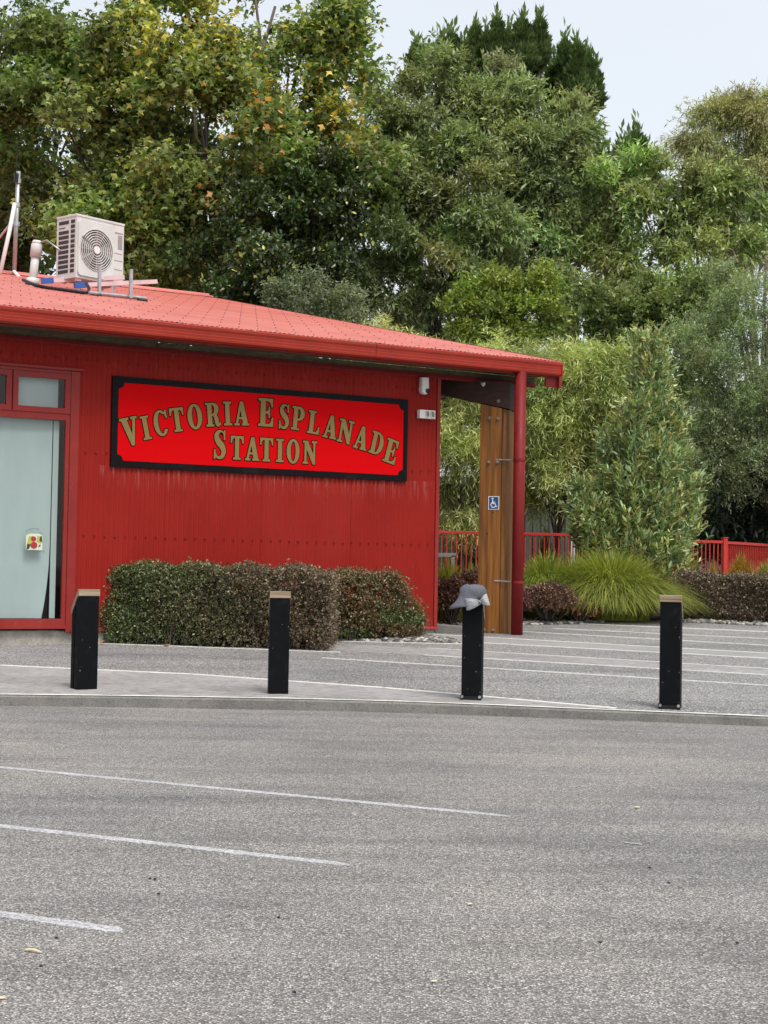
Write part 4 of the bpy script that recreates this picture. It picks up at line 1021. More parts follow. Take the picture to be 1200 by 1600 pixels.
def shoots(O, D, L, k, ang, lsz, wr, droop, jitter=.35):
    """k leaves along each shoot: returns leaf base, axis, normal, length, width and the shoot index"""
    n = len(O); t = (np.arange(k) + .6) / k
    D = nrm(D); A = nrm(np.cross(D, rdir(n))); Bv = np.cross(D, A)
    th = (np.arange(k) * 2.4)[None, :] + rng.uniform(0, 6.28, (n, 1))
    dn = np.array([0, 0, -1.0])
    P = O[:, None] + D[:, None] * (L[:, None, None] * t[None, :, None]) + dn * (droop * L[:, None, None] * (t ** 2)[None, :, None])
    rad = A[:, None] * np.cos(th)[..., None] + Bv[:, None] * np.sin(th)[..., None]
    X = D[:, None] * math.cos(ang) + rad * math.sin(ang) + dn * droop * .8 + rng.normal(size=(n, k, 3)) * jitter
    Nn = np.array([0, 0, 1.0]) + rng.normal(size=(n, k, 3)) * .55 + rad * .25
    P = P.reshape(-1, 3); X = X.reshape(-1, 3); Nn = Nn.reshape(-1, 3)
    ls = lsz * rng.uniform(.65, 1.25, len(P)); return P, X, Nn, ls, ls * wr, np.repeat(np.arange(n), k)
def lobe_clumps(lobes, Y, dens, csize, inner=.25, depth=0.85):
    C = []; OUT = []; RAD = []; LC = []
    for lb in lobes:
        px, py, rx, ry = lb[:4]; dY = lb[4] if len(lb) > 4 else 0; wgt = lb[5] if len(lb) > 5 else 1
        c = at(px, py, Y + dY); s = F / (Y + dY); a, b_ = rx / s, ry / s; dd = (a + b_) / 2 * depth
        area_ = 4 * math.pi * ((a * b_) ** 1.6 / 3 + (a * dd) ** 1.6 / 3 + (b_ * dd) ** 1.6 / 3) ** (1 / 1.6)
        n = max(5, int(area_ * dens * wgt / (csize * csize)))
        v = rdir(n); v = v[(v[:, 1] < .25) | (rng.random(n) < .4)]; n = len(v); f1 = rng.normal(size=(3, 3)) * 2.2; ph = rng.uniform(0, 6, 3)
        wob = 1 + .09 * np.sin(v @ f1.T + ph).sum(1) / 1.5
        r = np.where(rng.random(n) < inner, rng.uniform(.35, .85, n), 1 - np.abs(rng.normal(0, .07, n))) * wob
        q = v * r[:, None] * np.array([a, dd, b_]); C.append(c + q); OUT.append(v); LC.append(c)
    return np.concatenate(C), np.concatenate(OUT), LC
FOL = 3.6
def tree(name, label, lobes, Y, base_px, leafkw, colfn, trunk_r=.25, group=None, dens=.32, csize=.9, per=14, inner=.25, material='leaf', bark='bark', twigs=2, spread=.55, cat='tree', depth=.85, base_y=None, n_limb=3):
    per = max(3, int(round(per * FOL * leafkw.get('mul', 1)))); trunk_r *= .6
    C, OUT, LC = lobe_clumps(lobes, Y, dens * 1.35, csize, inner, depth)
    bx = at(base_px, 800, Y)[0]; by = Y if base_y is None else base_y
    T = empty(name, (bx, by, terr(bx, by))); tag(T, label, cat, group)
    n = len(C); O = np.repeat(C, per, 0) + rng.normal(size=(n * per, 3)) * csize * spread * np.array([.55, .5, .42])
    OD = np.repeat(OUT, per, 0)
    Dr = OD * .7 + rng.normal(size=(n * per, 3)) * .5 + np.array([0, 0, leafkw.get('up', .25)])
    Ls = leafkw['shoot'] * rng.uniform(.6, 1.3, n * per)
    P, X, N, L, Wl, si = shoots(O, Dr, Ls, leafkw['k'], leafkw.get('ang', .9), leafkw['size'], leafkw['wr'], leafkw.get('droop', .15), leafkw.get('jit', .35))
    ci = si // per
    col = colfn(P, ci, n, len(P), si)
    leaves('crown', P, X, N, L, Wl, col, leafkw['shape'], M[material], T)
    # trunk, limbs to each lobe, twigs to the clumps
    mb = MB(); b = np.array([bx, by, terr(bx, by) - .1]); top = np.mean(np.array(LC), 0); top = b + (top - b) * .45; top[0] = b[0] * .7 + top[0] * .3
    mb.tube([b, b + (top - b) * .5 + rng.normal(size=3) * .1, top], [trunk_r * 1.25, trunk_r, trunk_r * .8], 9)
    starts = 0; reps = np.array([int(len(C) / len(LC))] * len(LC))
    D2 = ((C[:, None] - np.array(LC)[None]) ** 2).sum(2).argmin(1)
    for li, c in enumerate(LC):
        mid = top + (c - top) * .5 + rng.normal(size=3) * .25; s0 = b + (top - b) * rng.uniform(.55, 1)
        mb.tube([s0, mid, c], [trunk_r * .5, trunk_r * .3, trunk_r * .14], 6)
        ids = np.where(D2 == li)[0]
        for j in rng.permutation(ids)[:int(len(ids) * .12 * twigs) + 3]:
            e = C[j]; m1 = c + (e - c) * .55 + rng.normal(size=3) * .22; s1 = mid + (c - mid) * rng.uniform(.2, 1)
            mb.tube([s1, m1, e + rng.normal(size=3) * .1], [trunk_r * .16, trunk_r * .1, .012], 4, cap=False)
    tr = mb.build('trunk', M[bark], smooth=True); tr.parent = T; tr.matrix_parent_inverse = Matrix.Translation(T.location).inverted()
    return T
def colr(base, var=.22, cvar=.16, hue=.12, tip=None, tipf=.12):
    base = np.array(base)
    def f(P, ci, nc, n, si):
        cb = 1 + rng.normal(0, cvar, (nc, 1)); ch = 1 + rng.normal(0, hue * .5, (nc, 3))
        c = base * cb[ci] * ch[ci] * (1 + rng.normal(0, var, (n, 1))) * (1 + rng.normal(0, hue * .35, (n, 3)))
        if tip is not None:
            mk = rng.random(n) < tipf; c[mk] = np.array(tip) * (1 + rng.normal(0, var, (mk.sum(), 1)))
        return np.clip(c, .006, .9)
    return f
def to_px(P):
    d = P - CAM; z = d @ _fw; return 600 + F * (d @ _R) / z, 800 - F * (d @ _U) / z

# --- the big plane tree, going yellow and orange in places (each spot is a bough that has turned)
AUT = [(330, 10, 75, .55, (.40, .34, .06)), (250, 60, 60, .35, (.40, .36, .06)), (540, 155, 40, .45, (.46, .30, .05)), (525, 205, 34, .3, (.45, .27, .05)), (470, 120, 60, .3, (.34, .30, .06)),
       (500, 40, 80, .35, (.33, .34, .09)), (200, 120, 60, .3, (.34, .32, .06)), (430, 210, 70, .16, (.5, .25, .05)), (240, 300, 60, .25, (.30, .32, .07)), (380, 330, 50, .1, (.5, .25, .1)), (60, 300, 50, .3, (.26, .30, .07)), (330, 150, 120, .15, (.3, .3, .06))]
AUTW = [(at(a, b, 43.5), r_ / (F / 45), s_, c_) for a, b, r_, s_, c_ in AUT]
def planecol(P, ci, nc, n, si):
    f = colr((.118, .160, .045), .32, .22, .14); c = f(P, ci, nc, n, si)
    for q, r_, s_, cc in AUTW:
        s_ = s_ * .8
        d = np.sqrt(((P[:, 0] - q[0]) ** 2 + (P[:, 2] - q[2]) ** 2)); pr = s_ * np.exp(-(d / r_) ** 2)
        mk = rng.random(n) < pr; c[mk] = np.array(cc) * (1 + rng.normal(0, .22, (mk.sum(), 1)))
    return np.clip(c, .006, .9)
PL = dict(shape='maple', mul=4.6, size=.185, wr=1.0, shoot=.55, k=5, ang=1.0, droop=.35, up=.1, jit=.4)
tree('plane_tree', 'huge broad leaved plane tree turning yellow and orange behind the roof', [(300, 140, 170, 170), (470, 90, 95, 95, 0, .7), (120, 230, 130, 130), (330, 330, 150, 110, -1.5), (505, 240, 85, 95, -.5), (190, 50, 150, 110, .5), (430, 10, 120, 70, 0, .6), (210, 380, 110, 80, -2), (530, 50, 38, 55, 0, .6), (430, 350, 90, 80, -1), (330, 230, 150, 120, -2), (548, 200, 36, 70, -.3, .8), (555, 290, 45, 60, 0), (500, 330, 60, 60, 0)],
     45, 300, PL, planecol, .5, dens=.34, csize=1.05, per=7, twigs=1.3)
tree('plane_tree', 'darker green plane tree at the far left edge behind the antenna', [(-60, 120, 130, 150, 0, .7), (30, 40, 90, 100, 0, .7), (20, 250, 110, 110), (-50, 330, 110, 100), (70, 360, 90, 70, -1), (110, 120, 80, 90, 1, .7)],
     50, -20, dict(PL, size=.19), colr((.075, .11, .035), .3, .2, .15, (.2, .2, .05), .05), .45, dens=.32, csize=1.05, per=6, twigs=1.2)
# --- glossy dark broad shrubs between roof and plane tree
CA = dict(shape='oval', mul=1.5, size=.14, wr=.5, shoot=.35, k=6, ang=.9, droop=.1, up=.3, jit=.35)
for lb, bx_, Y_, lab in (([(375, 385, 62, 75), (320, 440, 60, 50)], 350, 41, 'dark glossy shrub right of the heat pump above the ridge'),
                         ([(455, 350, 75, 70), (500, 310, 55, 50), (520, 400, 50, 60)], 470, 42.5, 'tall dark glossy shrub under the orange plane leaves'),
                         ([(430, 440, 62, 58), (400, 470, 50, 40)], 425, 39.5, 'lower glossy shrub with yellow green tips just above the roof')):
    tree('camellia', lab, lb, Y_, bx_, CA, colr((.036, .058, .018), .3, .22, .12, (.30, .32, .06), .045), .12, 'glossy camellias behind the roof', dens=.5, csize=.6, per=10, material='leaf_gloss', cat='shrub')
tree('olearia', 'grey green small leaved shrub peeping over the roof below the blackwood', [(490, 487, 62, 38), (540, 510, 50, 30), (450, 480, 40, 30)], 37.5, 490, dict(CA, shape='rhomb', size=.09), colr((.115, .14, .085), .25, .15, .08), .1, dens=.55, csize=.5, per=12, cat='shrub', material='leaf_soft')
# --- blackwoods with narrow pale leaves
BW = dict(shape='sickle', mul=4.2, size=.20, wr=.30, shoot=.5, k=9, ang=.75, droop=.3, up=.25, jit=.3)
bwc = colr((.165, .200, .088), .3, .2, .12, (.24, .28, .17), .14)
tree('blackwood_tree', 'large dense grey green blackwood tree in the middle behind the roof', [(700, 250, 110, 100), (790, 215, 80, 70), (640, 190, 65, 65), (850, 270, 60, 85), (620, 330, 90, 75, -1), (740, 340, 110, 80, -1), (560, 390, 65, 70, -1.5), (660, 430, 100, 65, -1.5), (840, 380, 60, 60), (905, 300, 50, 60), (760, 160, 60, 50), (600, 460, 70, 50, -1), (700, 120, 50, 30, 0, .6), (600, 260, 50, 60), (825, 165, 48, 38), (885, 215, 38, 45), (850, 430, 60, 50, -1), (770, 290, 90, 70), (800, 400, 60, 50, 1)],
     49, 700, BW, bwc, .4, dens=.36, csize=.85, per=7, material='leaf_soft', twigs=1.5)
tree('blackwood_tree', 'looser pale tipped blackwood tree on the right with sky showing through', [(1030, 290, 55, 45), (1085, 310, 65, 60), (965, 310, 45, 50, 0, .7), (1110, 400, 70, 55, -1), (1010, 400, 55, 40, 0, .6), (1060, 365, 60, 45), (1150, 350, 45, 60, 0, .7), (930, 440, 50, 50, 0, .7), (1080, 460, 80, 40, -1), (960, 380, 40, 40, 0, .5)],
     48, 1050, dict(BW, size=.22, mul=3.4), colr((.17, .215, .075), .3, .2, .14, (.3, .34, .19), .18), .35, dens=.33, csize=.8, per=6, material='leaf_soft', twigs=2.2)
# --- conifers behind: clusters of upswept spires
def conifer(label, spires, Y, bx_, colb=(.04, .065, .022)):
    P_ = []; X_ = []; L_ = []; c_ = []
    T = empty('conifer_tree', (at(bx_, 800, Y)[0], Y, terr(0, Y))); tag(T, label, 'tree', 'dark conifers behind the blackwoods')
    s = F / Y; mb = MB(); b = np.array([T.location[0], Y, T.location[2] - .1])
    for (tx, ty, by_, wpx) in spires:
        top = at(tx, ty, Y); h = (by_ - ty) / s; wr = wpx / s; n = int(11000 * h * wr / 3.2) + 900
        dy = rng.uniform(-.8, .8)
        t = rng.random(n) ** .8; rad = wr * np.clip(t * 1.9, 0, 1) ** .62 * 1.05 * np.where(t > .75, 1 - (t - .75) * 1.6, 1) * (1 + .2 * np.sin(t * 25 + rng.uniform(0, 6)) + .2 * np.sin(t * 9 + rng.uniform(0, 6)))
        rad = rad * (1 + .12 * np.sin(np.floor(t * 14) * 7.7))
        a = rng.uniform(0, 6.28, n); rr_ = np.sqrt(rng.uniform(.15, 1, n)) * rad
        tuft = np.round(a * 5 + np.round(t * 22) * 1.3)
        pos = np.stack([top[0] + rr_ * np.cos(a), top[1] + dy + rr_ * np.sin(a), top[2] - t * h], 1)
        P_.append(pos); up = np.stack([np.cos(a) * .6, np.sin(a) * .6, np.full(n, 1.0)], 1) + rng.normal(size=(n, 3)) * .3
        X_.append(up); L_.append(np.full(n, .27) * rng.uniform(.6, 1.2, n))
        c_.append(np.array(colb) * (1 + .45 * np.sin(tuft * 12.9)[:, None] * .6) * (1 + rng.normal(0, .2, (n, 1))))
        base = top.copy(); base[2] -= h * 1.0; base[1] += dy
        low = np.array([b[0] * .5 + base[0] * .5, Y, base[2] - 3.0])
        mb.tube([b, low, base, top + np.array([0, dy, 0])], [.2, .09, .05, .012], 6)
        nl = 26                       # leader tips
        tp = top + np.array([0, dy, 0]) + rng.normal(size=(nl, 3)) * [.06, .06, .22]; P_.append(tp); X_.append(np.tile([0, 0, 1.], (nl, 1)) + rng.normal(size=(nl, 3)) * .3); L_.append(np.full(nl, .42)); c_.append(np.tile(np.array(colb) * 1.5, (nl, 1)))
    P_ = np.concatenate(P_); X_ = np.concatenate(X_); L_ = np.concatenate(L_); c_ = np.concatenate(c_)
    leaves('crown', P_, X_, rdir(len(P_)), L_, L_ * .3, np.clip(c_, .008, .5), 'rhomb', M['leaf_soft'], T)
    tr = mb.build('trunk', M['bark'], smooth=True); tr.parent = T; tr.matrix_parent_inverse = Matrix.Translation(T.location).inverted()
conifer('tallest dark conifer with many pointed tips at the top centre', [(744, 36, 130, 19), (762, 52, 130, 18), (779, 30, 130, 20), (797, 46, 135, 18), (813, 48, 135, 20), (842, 42, 118, 13), (829, 62, 128, 16), (706, 58, 130, 20), (690, 75, 130, 15), (722, 78, 140, 18)], 58, 780, (.058, .088, .028))
conifer('short conifer tip showing left of the tallest conifer', [(650, 84, 130, 11), (661, 98, 140, 12)], 58, 652, (.058, .088, .028))
conifer('dark leaning conifer right of the tallest one against the sky', [(884, 66, 170, 15), (868, 92, 190, 15), (898, 84, 200, 18), (915, 96, 190, 15), (929, 118, 178, 11), (905, 125, 240, 22), (880, 120, 250, 20), (890, 190, 300, 20)], 59, 885, (.056, .09, .028))
conifer('smaller dark conifer standing between the two blackwoods', [(998, 205, 290, 18), (980, 222, 290, 18), (1012, 232, 290, 15), (932, 235, 330, 16), (918, 255, 360, 15), (945, 245, 380, 18), (965, 240, 330, 18), (925, 300, 420, 22)], 57, 960, (.052, .085, .028))
# --- airy olive eucalypt, far right
tree('eucalyptus_tree', 'airy olive brown eucalyptus tree at the top right against the sky', [(1140, 205, 60, 45), (1195, 200, 65, 60), (1105, 215, 42, 38, 0, .7), (1170, 270, 80, 50), (1225, 290, 60, 80), (1110, 290, 45, 50, 0, .6), (1200, 360, 60, 50, 0, .5), (1150, 350, 50, 50, 0, .4)],
     64, 1190, dict(shape='sickle', mul=6.5, size=.22, wr=.17, shoot=.7, k=9, ang=.6, droop=.6, up=.0, jit=.3), colr((.22, .235, .11), .22, .15, .1, (.30, .27, .15), .2), .3, dens=.34, csize=1.0, per=8, material='leaf_soft', bark='pale_bark', twigs=2.5)
# --- rounded bright green pittosporum above the eave
PT = dict(shape='rhomb', mul=2.2, size=.12, wr=.5, shoot=.3, k=7, ang=.9, droop=.05, up=.35, jit=.35)
tree('pittosporum_tree', 'rounded bright green bush of small leaves above the eave end', [(790, 490, 75, 60), (845, 520, 60, 55), (745, 505, 45, 42), (820, 460, 50, 35)], 43, 800, PT, colr((.135, .185, .032), .28, .18, .12, (.24, .26, .06), .1), .15, dens=.5, csize=.6, per=12, cat='tree')
tree('pittosporum_tree', 'mid green leafy tree below the pale tipped blackwood', [(1000, 500, 70, 50), (1060, 480, 60, 45), (940, 490, 50, 50), (1090, 530, 60, 50), (1030, 560, 80, 60)], 44, 1020, dict(PT, size=.14), colr((.12, .165, .055), .28, .18, .12, (.2, .23, .1), .08), .18, dens=.45, csize=.65, per=9)
# --- grey green kanuka at right
tree('kanuka_tree', 'soft grey green fine leaved tree at the right edge', [(1160, 540, 75, 65), (1110, 610, 75, 65), (1195, 620, 70, 80), (1140, 700, 85, 60), (1085, 690, 45, 50), (1195, 480, 55, 50), (1100, 540, 45, 45), (1210, 720, 60, 60), (1150, 470, 50, 40), (1120, 745, 55, 35, 0, .7)],
     38, 1222, dict(shape='rhomb', size=.085, wr=.32, shoot=.32, k=10, ang=.9, droop=.05, up=.3, jit=.4, mul=1.6), colr((.15, .185, .10), .25, .18, .1, (.26, .30, .19), .14), .12, dens=.5, csize=.62, per=10, material='leaf_soft', bark='bark', twigs=1.6)
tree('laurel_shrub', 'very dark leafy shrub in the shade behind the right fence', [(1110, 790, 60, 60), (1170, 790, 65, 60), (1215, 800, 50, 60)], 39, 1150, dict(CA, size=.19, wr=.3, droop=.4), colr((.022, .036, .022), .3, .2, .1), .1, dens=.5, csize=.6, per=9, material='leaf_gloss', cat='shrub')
# --- drooping feathery wattles behind the porch
FW = dict(shape='sickle', mul=2.6, size=.17, wr=.13, shoot=.40, k=11, ang=.8, droop=.45, up=.35, jit=.28)
fc = colr((.25, .285, .11), .24, .17, .1, (.42, .44, .17), .16)
tree('wattle_tree', 'pale yellow green drooping narrow leaved tree right of the downpipe', [(900, 610, 80, 65), (960, 640, 70, 70), (860, 680, 60, 60), (930, 710, 75, 60), (870, 590, 50, 38), (975, 580, 55, 38), (825, 740, 35, 50, 0, .8), (880, 745, 40, 40, 0, .5), (830, 630, 40, 60)],
     34.5, 868, FW, fc, .11, 'feathery wattles behind the porch', dens=.5, csize=.62, per=8, material='leaf_soft', twigs=1.2, base_y=34.5)
tree('wattle_tree', 'pale drooping narrow leaved tree seen between wall corner and timber post', [(705, 640, 42, 40, 0, .9), (740, 690, 45, 45, 0, .8), (700, 725, 35, 45, 0, .7), (790, 572, 45, 18, 0, .6), (720, 600, 50, 40, 0, .8), (668, 572, 40, 22, 0, .6), (720, 780, 30, 35, 0, .5)],
     34, 728, FW, fc, .09, 'feathery wattles behind the porch', dens=.42, csize=.62, per=8, material='leaf_soft', twigs=1.5)
tree('wattle_tree', 'top of a pale drooping narrow leaved tree showing along the roof edge', [(600, 538, 30, 14, 0, .5), (550, 550, 40, 26, 0, .6), (800, 590, 45, 35, 0, .7)],
     36, 600, FW, fc, .08, 'feathery wattles behind the porch', dens=.42, csize=.6, per=7, material='leaf_soft')
# --- conical shrub with glossy upright leaves
def cone_shrub():
    Y = 30.6; s = F / Y; T = empty('laurel_cone', (at(1005, 900, Y)[0], Y, terr(0, Y))); tag(T, 'tall conical shrub with glossy upright leaves behind the grass clump', 'shrub')
    # leaders: bottom px, top px, radius px at the middle, share
    LD = [((1000, 885), (1017, 540), 62, 0, 820), ((965, 885), (960, 690), 40, -.1, 300), ((925, 870), (908, 765), 32, -.15, 150), ((1048, 885), (1050, 660), 36, .1, 320), ((1068, 870), (1078, 760), 24, .1, 110),
          ((985, 890), (985, 640), 40, -.45, 300), ((1030, 890), (1035, 700), 38, -.4, 220), ((940, 890), (935, 800), 42, -.4, 130), ((1000, 880), (1002, 720), 60, .3, 200), ((960, 905), (955, 820), 60, -.3, 160), ((1030, 905), (1035, 820), 60, -.3, 160), ((1000, 910), (1000, 840), 80, -.2, 160)]
    O = []; D = []
    for (bx_, by_), (tx, ty), rp__, dy, n in LD:
        t = rng.random(n) ** .9; w = rp__ * .66 / s * np.clip((1 - t) * 1.7, 0, 1) * (.75 + .25 * np.sin(t * 17 + bx_)) + .04
        a = rng.uniform(0, 6.28, n); r = w * np.sqrt(rng.uniform(.1, 1, n))
        C0 = np.array([at(bx_ + (tx - bx_) * k, by_ + (ty - by_) * k, Y + dy) for k in t])
        O.append(C0 + np.stack([r * np.cos(a), r * np.sin(a), np.zeros(n)], 1)); D.append(np.stack([np.cos(a) * .6, np.sin(a) * .6, np.full(n, .85)], 1) + rng.normal(size=(n, 3)) * .22)
    O = np.concatenate(O); D = np.concatenate(D); n = len(O)
    P, X, N, L, Wl, si = shoots(O, D, np.full(n, .40) * rng.uniform(.6, 1.4, n), 13, .65, .13, .31, 0.0, .26)
    ti = rng.normal(0, .2, (n, 1)); hy = rng.random((n, 1)) < .3
    c = np.where(hy, (.20, .205, .07), (.15, .18, .085))[si] if False else (np.array((.145, .205, .085)) * (1 - hy) + np.array((.215, .225, .075)) * hy)[si]
    c = c * 1.1 * (1 + ti[si]) * (1 + rng.normal(0, .28, (len(P), 1)))
    mk = rng.random(len(P)) < .07; c[mk] = (.34, .36, .18)
    warm = rng.random(len(P)) < .03; c[warm] = (.26, .18, .06)
    leaves('crown', P, X, N, L, Wl, np.clip(c, .01, .8), 'oval', M['leaf_gloss'], T)
    mb = MB(); b = np.array([T.location[0], Y, T.location[2] - .05])
    for (bx_, by_), (tx, ty), rp__, dy, n in LD: mb.tube([b, at(bx_, by_ - 20, Y + dy), at(tx, ty + 12, Y + dy)], [.04, .028, .006], 6)
    for i in range(90):
        j = rng.integers(len(O)); mb.tube([(b[0] * .3 + O[j][0] * .7, O[j][1] * .7 + Y * .3, O[j][2] - .3), O[j]], [.014, .006], 4, cap=False)
    tr = mb.build('trunk', M['bark']); tr.parent = T; tr.matrix_parent_inverse = Matrix.Translation(T.location).inverted()
cone_shrub()
# --- the dim wood behind everything, read as one mass
def wood_mass():
    n = 8000; X0 = rng.uniform(-26, 40, n); Yv = rng.uniform(58, 74, n)
    hmax = np.interp(X0, [-26, -4, 2, 9, 14, 40], [12, 11, 9.0, 8.0, 7.0, 7.5]) + 1.0 * np.sin(X0 * .9) + .6 * np.sin(X0 * 2.3)
    Z = rng.uniform(0, 1, n) ** 1.1 * hmax + 1.6
    O = np.stack([X0, Yv, Z], 1); D = np.stack([rng.normal(0, .5, n), -np.ones(n) * .6, rng.normal(.3, .5, n)], 1)
    P, X, N, L, Wl, si = shoots(O, D, np.full(n, .9), 8, .9, .62, .55, .2, .4)
    c = np.array((.045, .062, .026)) * (1 + rng.normal(0, .18, (n, 1)))[si] * (1 + rng.normal(0, .25, (len(P), 1)))
    o = leaves('distant_wood', P, X, N, L, Wl, np.clip(c, .006, .5), 'rhomb', M['leaf']); o['kind'] = 'stuff'
wood_mass()

# ------------------------------------------------------------------ hedges
def hedge(name, label, foot, ztop, zbot, n, size, colf, group=None, wr=.55, fuzz=.05, cut=None):
    """foot: 4 ground corners (front-left, front-right, back-right, back-left)"""
    f = [np.array(p, float) for p in foot]; c0 = sum(f) / 4
    T = empty(name, (c0[0], c0[1], zbot)); tag(T, label, 'hedge', group)
    def pt(s, t): return (f[0] * (1 - s) + f[1] * s) * (1 - t) + (f[3] * (1 - s) + f[2] * s) * t
    s = rng.random(n); t = rng.random(n); h = rng.random(n)
    k = rng.random(n); face = np.where(k < .42, 0, np.where(k < .62, 1, np.where(k < .70, 2, np.where(k < .78, 3, 4))))
    t = np.where(face == 0, np.abs(rng.normal(0, .05, n)), t); h = np.where(face == 1, 1 - np.abs(rng.normal(0, .04, n)), h)
    s = np.where(face == 2, np.abs(rng.normal(0, .015, n)), np.where(face == 3, 1 - np.abs(rng.normal(0, .015, n)), s))
    Q = (f[0][None] * (1 - s[:, None]) + f[1][None] * s[:, None]) * (1 - t[:, None]) + (f[3][None] * (1 - s[:, None]) + f[2][None] * s[:, None]) * t[:, None]
    zt = np.array([ztop(a) for a in s]); Z = zbot + (zt - zbot) * h
    # rounded shoulders and undercut, gentle lumps
    lum = .045 * np.sin(Q[:, 0] * 5 + Z * 6) + .03 * np.sin(Q[:, 0] * 11 + 2)
    P0 = np.stack([Q[:, 0], Q[:, 1] + lum * (t < .3) + .10 * np.clip(h - .85, 0, 1) / .15 * (t < .3), Z + .02 * np.sin(Q[:, 0] * 9) * (h > .9)], 1)
    P0 += rng.normal(size=(n, 3)) * fuzz * .5
    hol = (np.sin(Q[:, 0] * 6.3 + 1.1) * np.sin(Z * 9.7 + Q[:, 0] * 2.1) + .6 * np.sin(Q[:, 0] * 17 + Z * 13)) > 1.0
    kp = ~(hol & (rng.random(n) < .75) & (h < .93)) & ~((h < .10) & (rng.random(n) < .55)); P0, s, t, h = P0[kp], s[kp], t[kp], h[kp]
    if cut is not None:
        keep = cut(s, t, h); P0 = P0[keep]; s = s[keep]; h = h[keep]
    D = rng.normal(size=(len(P0), 3)) * .6 + np.array([0, -.45, .55])
    P, X, N, L, Wl, si = shoots(P0, D, np.full(len(P0), size * 2.6), 5, .9, size, wr, 0, .4)
    c = colf(P, s[si], h[si], si)
    leaves('foliage', P, X, N, L * 1.1, Wl * 1.25, np.clip(c, .006, .8), 'rhomb', M['leaf_hedge'], T)
    mb = MB(); rj = random.Random(5)
    for i in range(int(n / 45)):
        a = rj.random(); b_ = rj.uniform(.0, .8); q = pt(a, b_); zz = zbot + (ztop(a) - zbot) * rj.uniform(.5, .97)
        if cut is not None and not cut(np.array([a]), np.array([b_]), np.array([rj.uniform(.5, .97)]))[0]: continue
        q2 = pt(min(1, max(0, a + rj.uniform(-.04, .04))), min(1, max(0, b_ + rj.uniform(-.15, .1))))
        mb.tube([(q[0], q[1], zbot - .03), ((q[0] + q2[0]) / 2 + rj.uniform(-.03, .03), (q[1] + q2[1]) / 2, (zbot + zz) / 2), (q2[0], q2[1], zz)], [.009, .006, .003], 4, cap=False)
    tr = mb.build('stems', M['bark']); tr.parent = T; tr.matrix_parent_inverse = Matrix.Translation(T.location).inverted(); tr['kind'] = 'stuff'
    return T
def hcol(green, brown, gfn):
    g = np.array(green); b = np.array(brown)
    def f(P, s, h, si):
        n = len(P); nc = si.max() + 1
        k = np.clip(gfn(P, s, h) + rng.normal(0, .22, nc)[si], 0, 1)[:, None]
        c = (g * k + b * (1 - k)) * (1 + rng.normal(0, .26, (n, 1)))
        mk = rng.random(n) < .022; c[mk] = np.array((.30, .27, .16)) * (1 + rng.normal(0, .2, (mk.sum(), 1)))
        return c
    return f
def patch(P, f, ph): return .5 + .5 * np.sin(P[:, 0] * f + ph) * np.cos(P[:, 2] * f * 1.3 + ph * 2)
hedge('clipped_hedge', 'long clipped hedge, green at left and brown at right, against the red wall', [(-4.00, 22.44, 0), (-0.72, 21.80, 0), (-0.66, 23.6, 0), (-4.02, 22.93, 0)], lambda s: 1.545 + .014 * math.sin(s * 31) + .008 * math.sin(s * 73) - .03 * s - .06 * max(0, s - .93) / .07 - .05 * max(0, .05 - s) / .05, 0.49, 21000, .036,
      hcol((.082, .110, .040), (.112, .078, .052), lambda P, s, h: np.clip(1.05 - s * 1.45 + .35 * patch(P, 3.1, 1.2), 0, 1)))
def cut2(s, t, h): return h < np.where(s > .72, 1 - (s - .72) / .28 * .55, np.where(s > .6, 1 - (s - .6) * .25, 1))
hedge('clipped_hedge', 'short thinning hedge stepping down towards the wall corner', [(-0.62, 23.30, 0), (0.58, 23.98, 0), (0.52, 24.55, 0), (-0.85, 23.70, 0)], lambda s: 1.45, 0.56, 7000, .036,
      hcol((.07, .11, .032), (.125, .072, .040), lambda P, s, h: .25 + .6 * (patch(P, 4, .4) > .55) * (h < .5)), cut=cut2, fuzz=.09)
hedge('clipped_hedge', 'brown purplish hedge at the right edge beneath the red fence', [(5.35, 29.35, 0), (9.5, 27.4, 0), (9.8, 28.6, 0), (5.5, 30.5, 0)], lambda s: 1.53 + .03 * math.sin(s * 20), 0.74, 15000, .042,
      hcol((.085, .085, .04), (.115, .075, .058), lambda P, s, h: .18 + .3 * patch(P, 2.3, 2)))
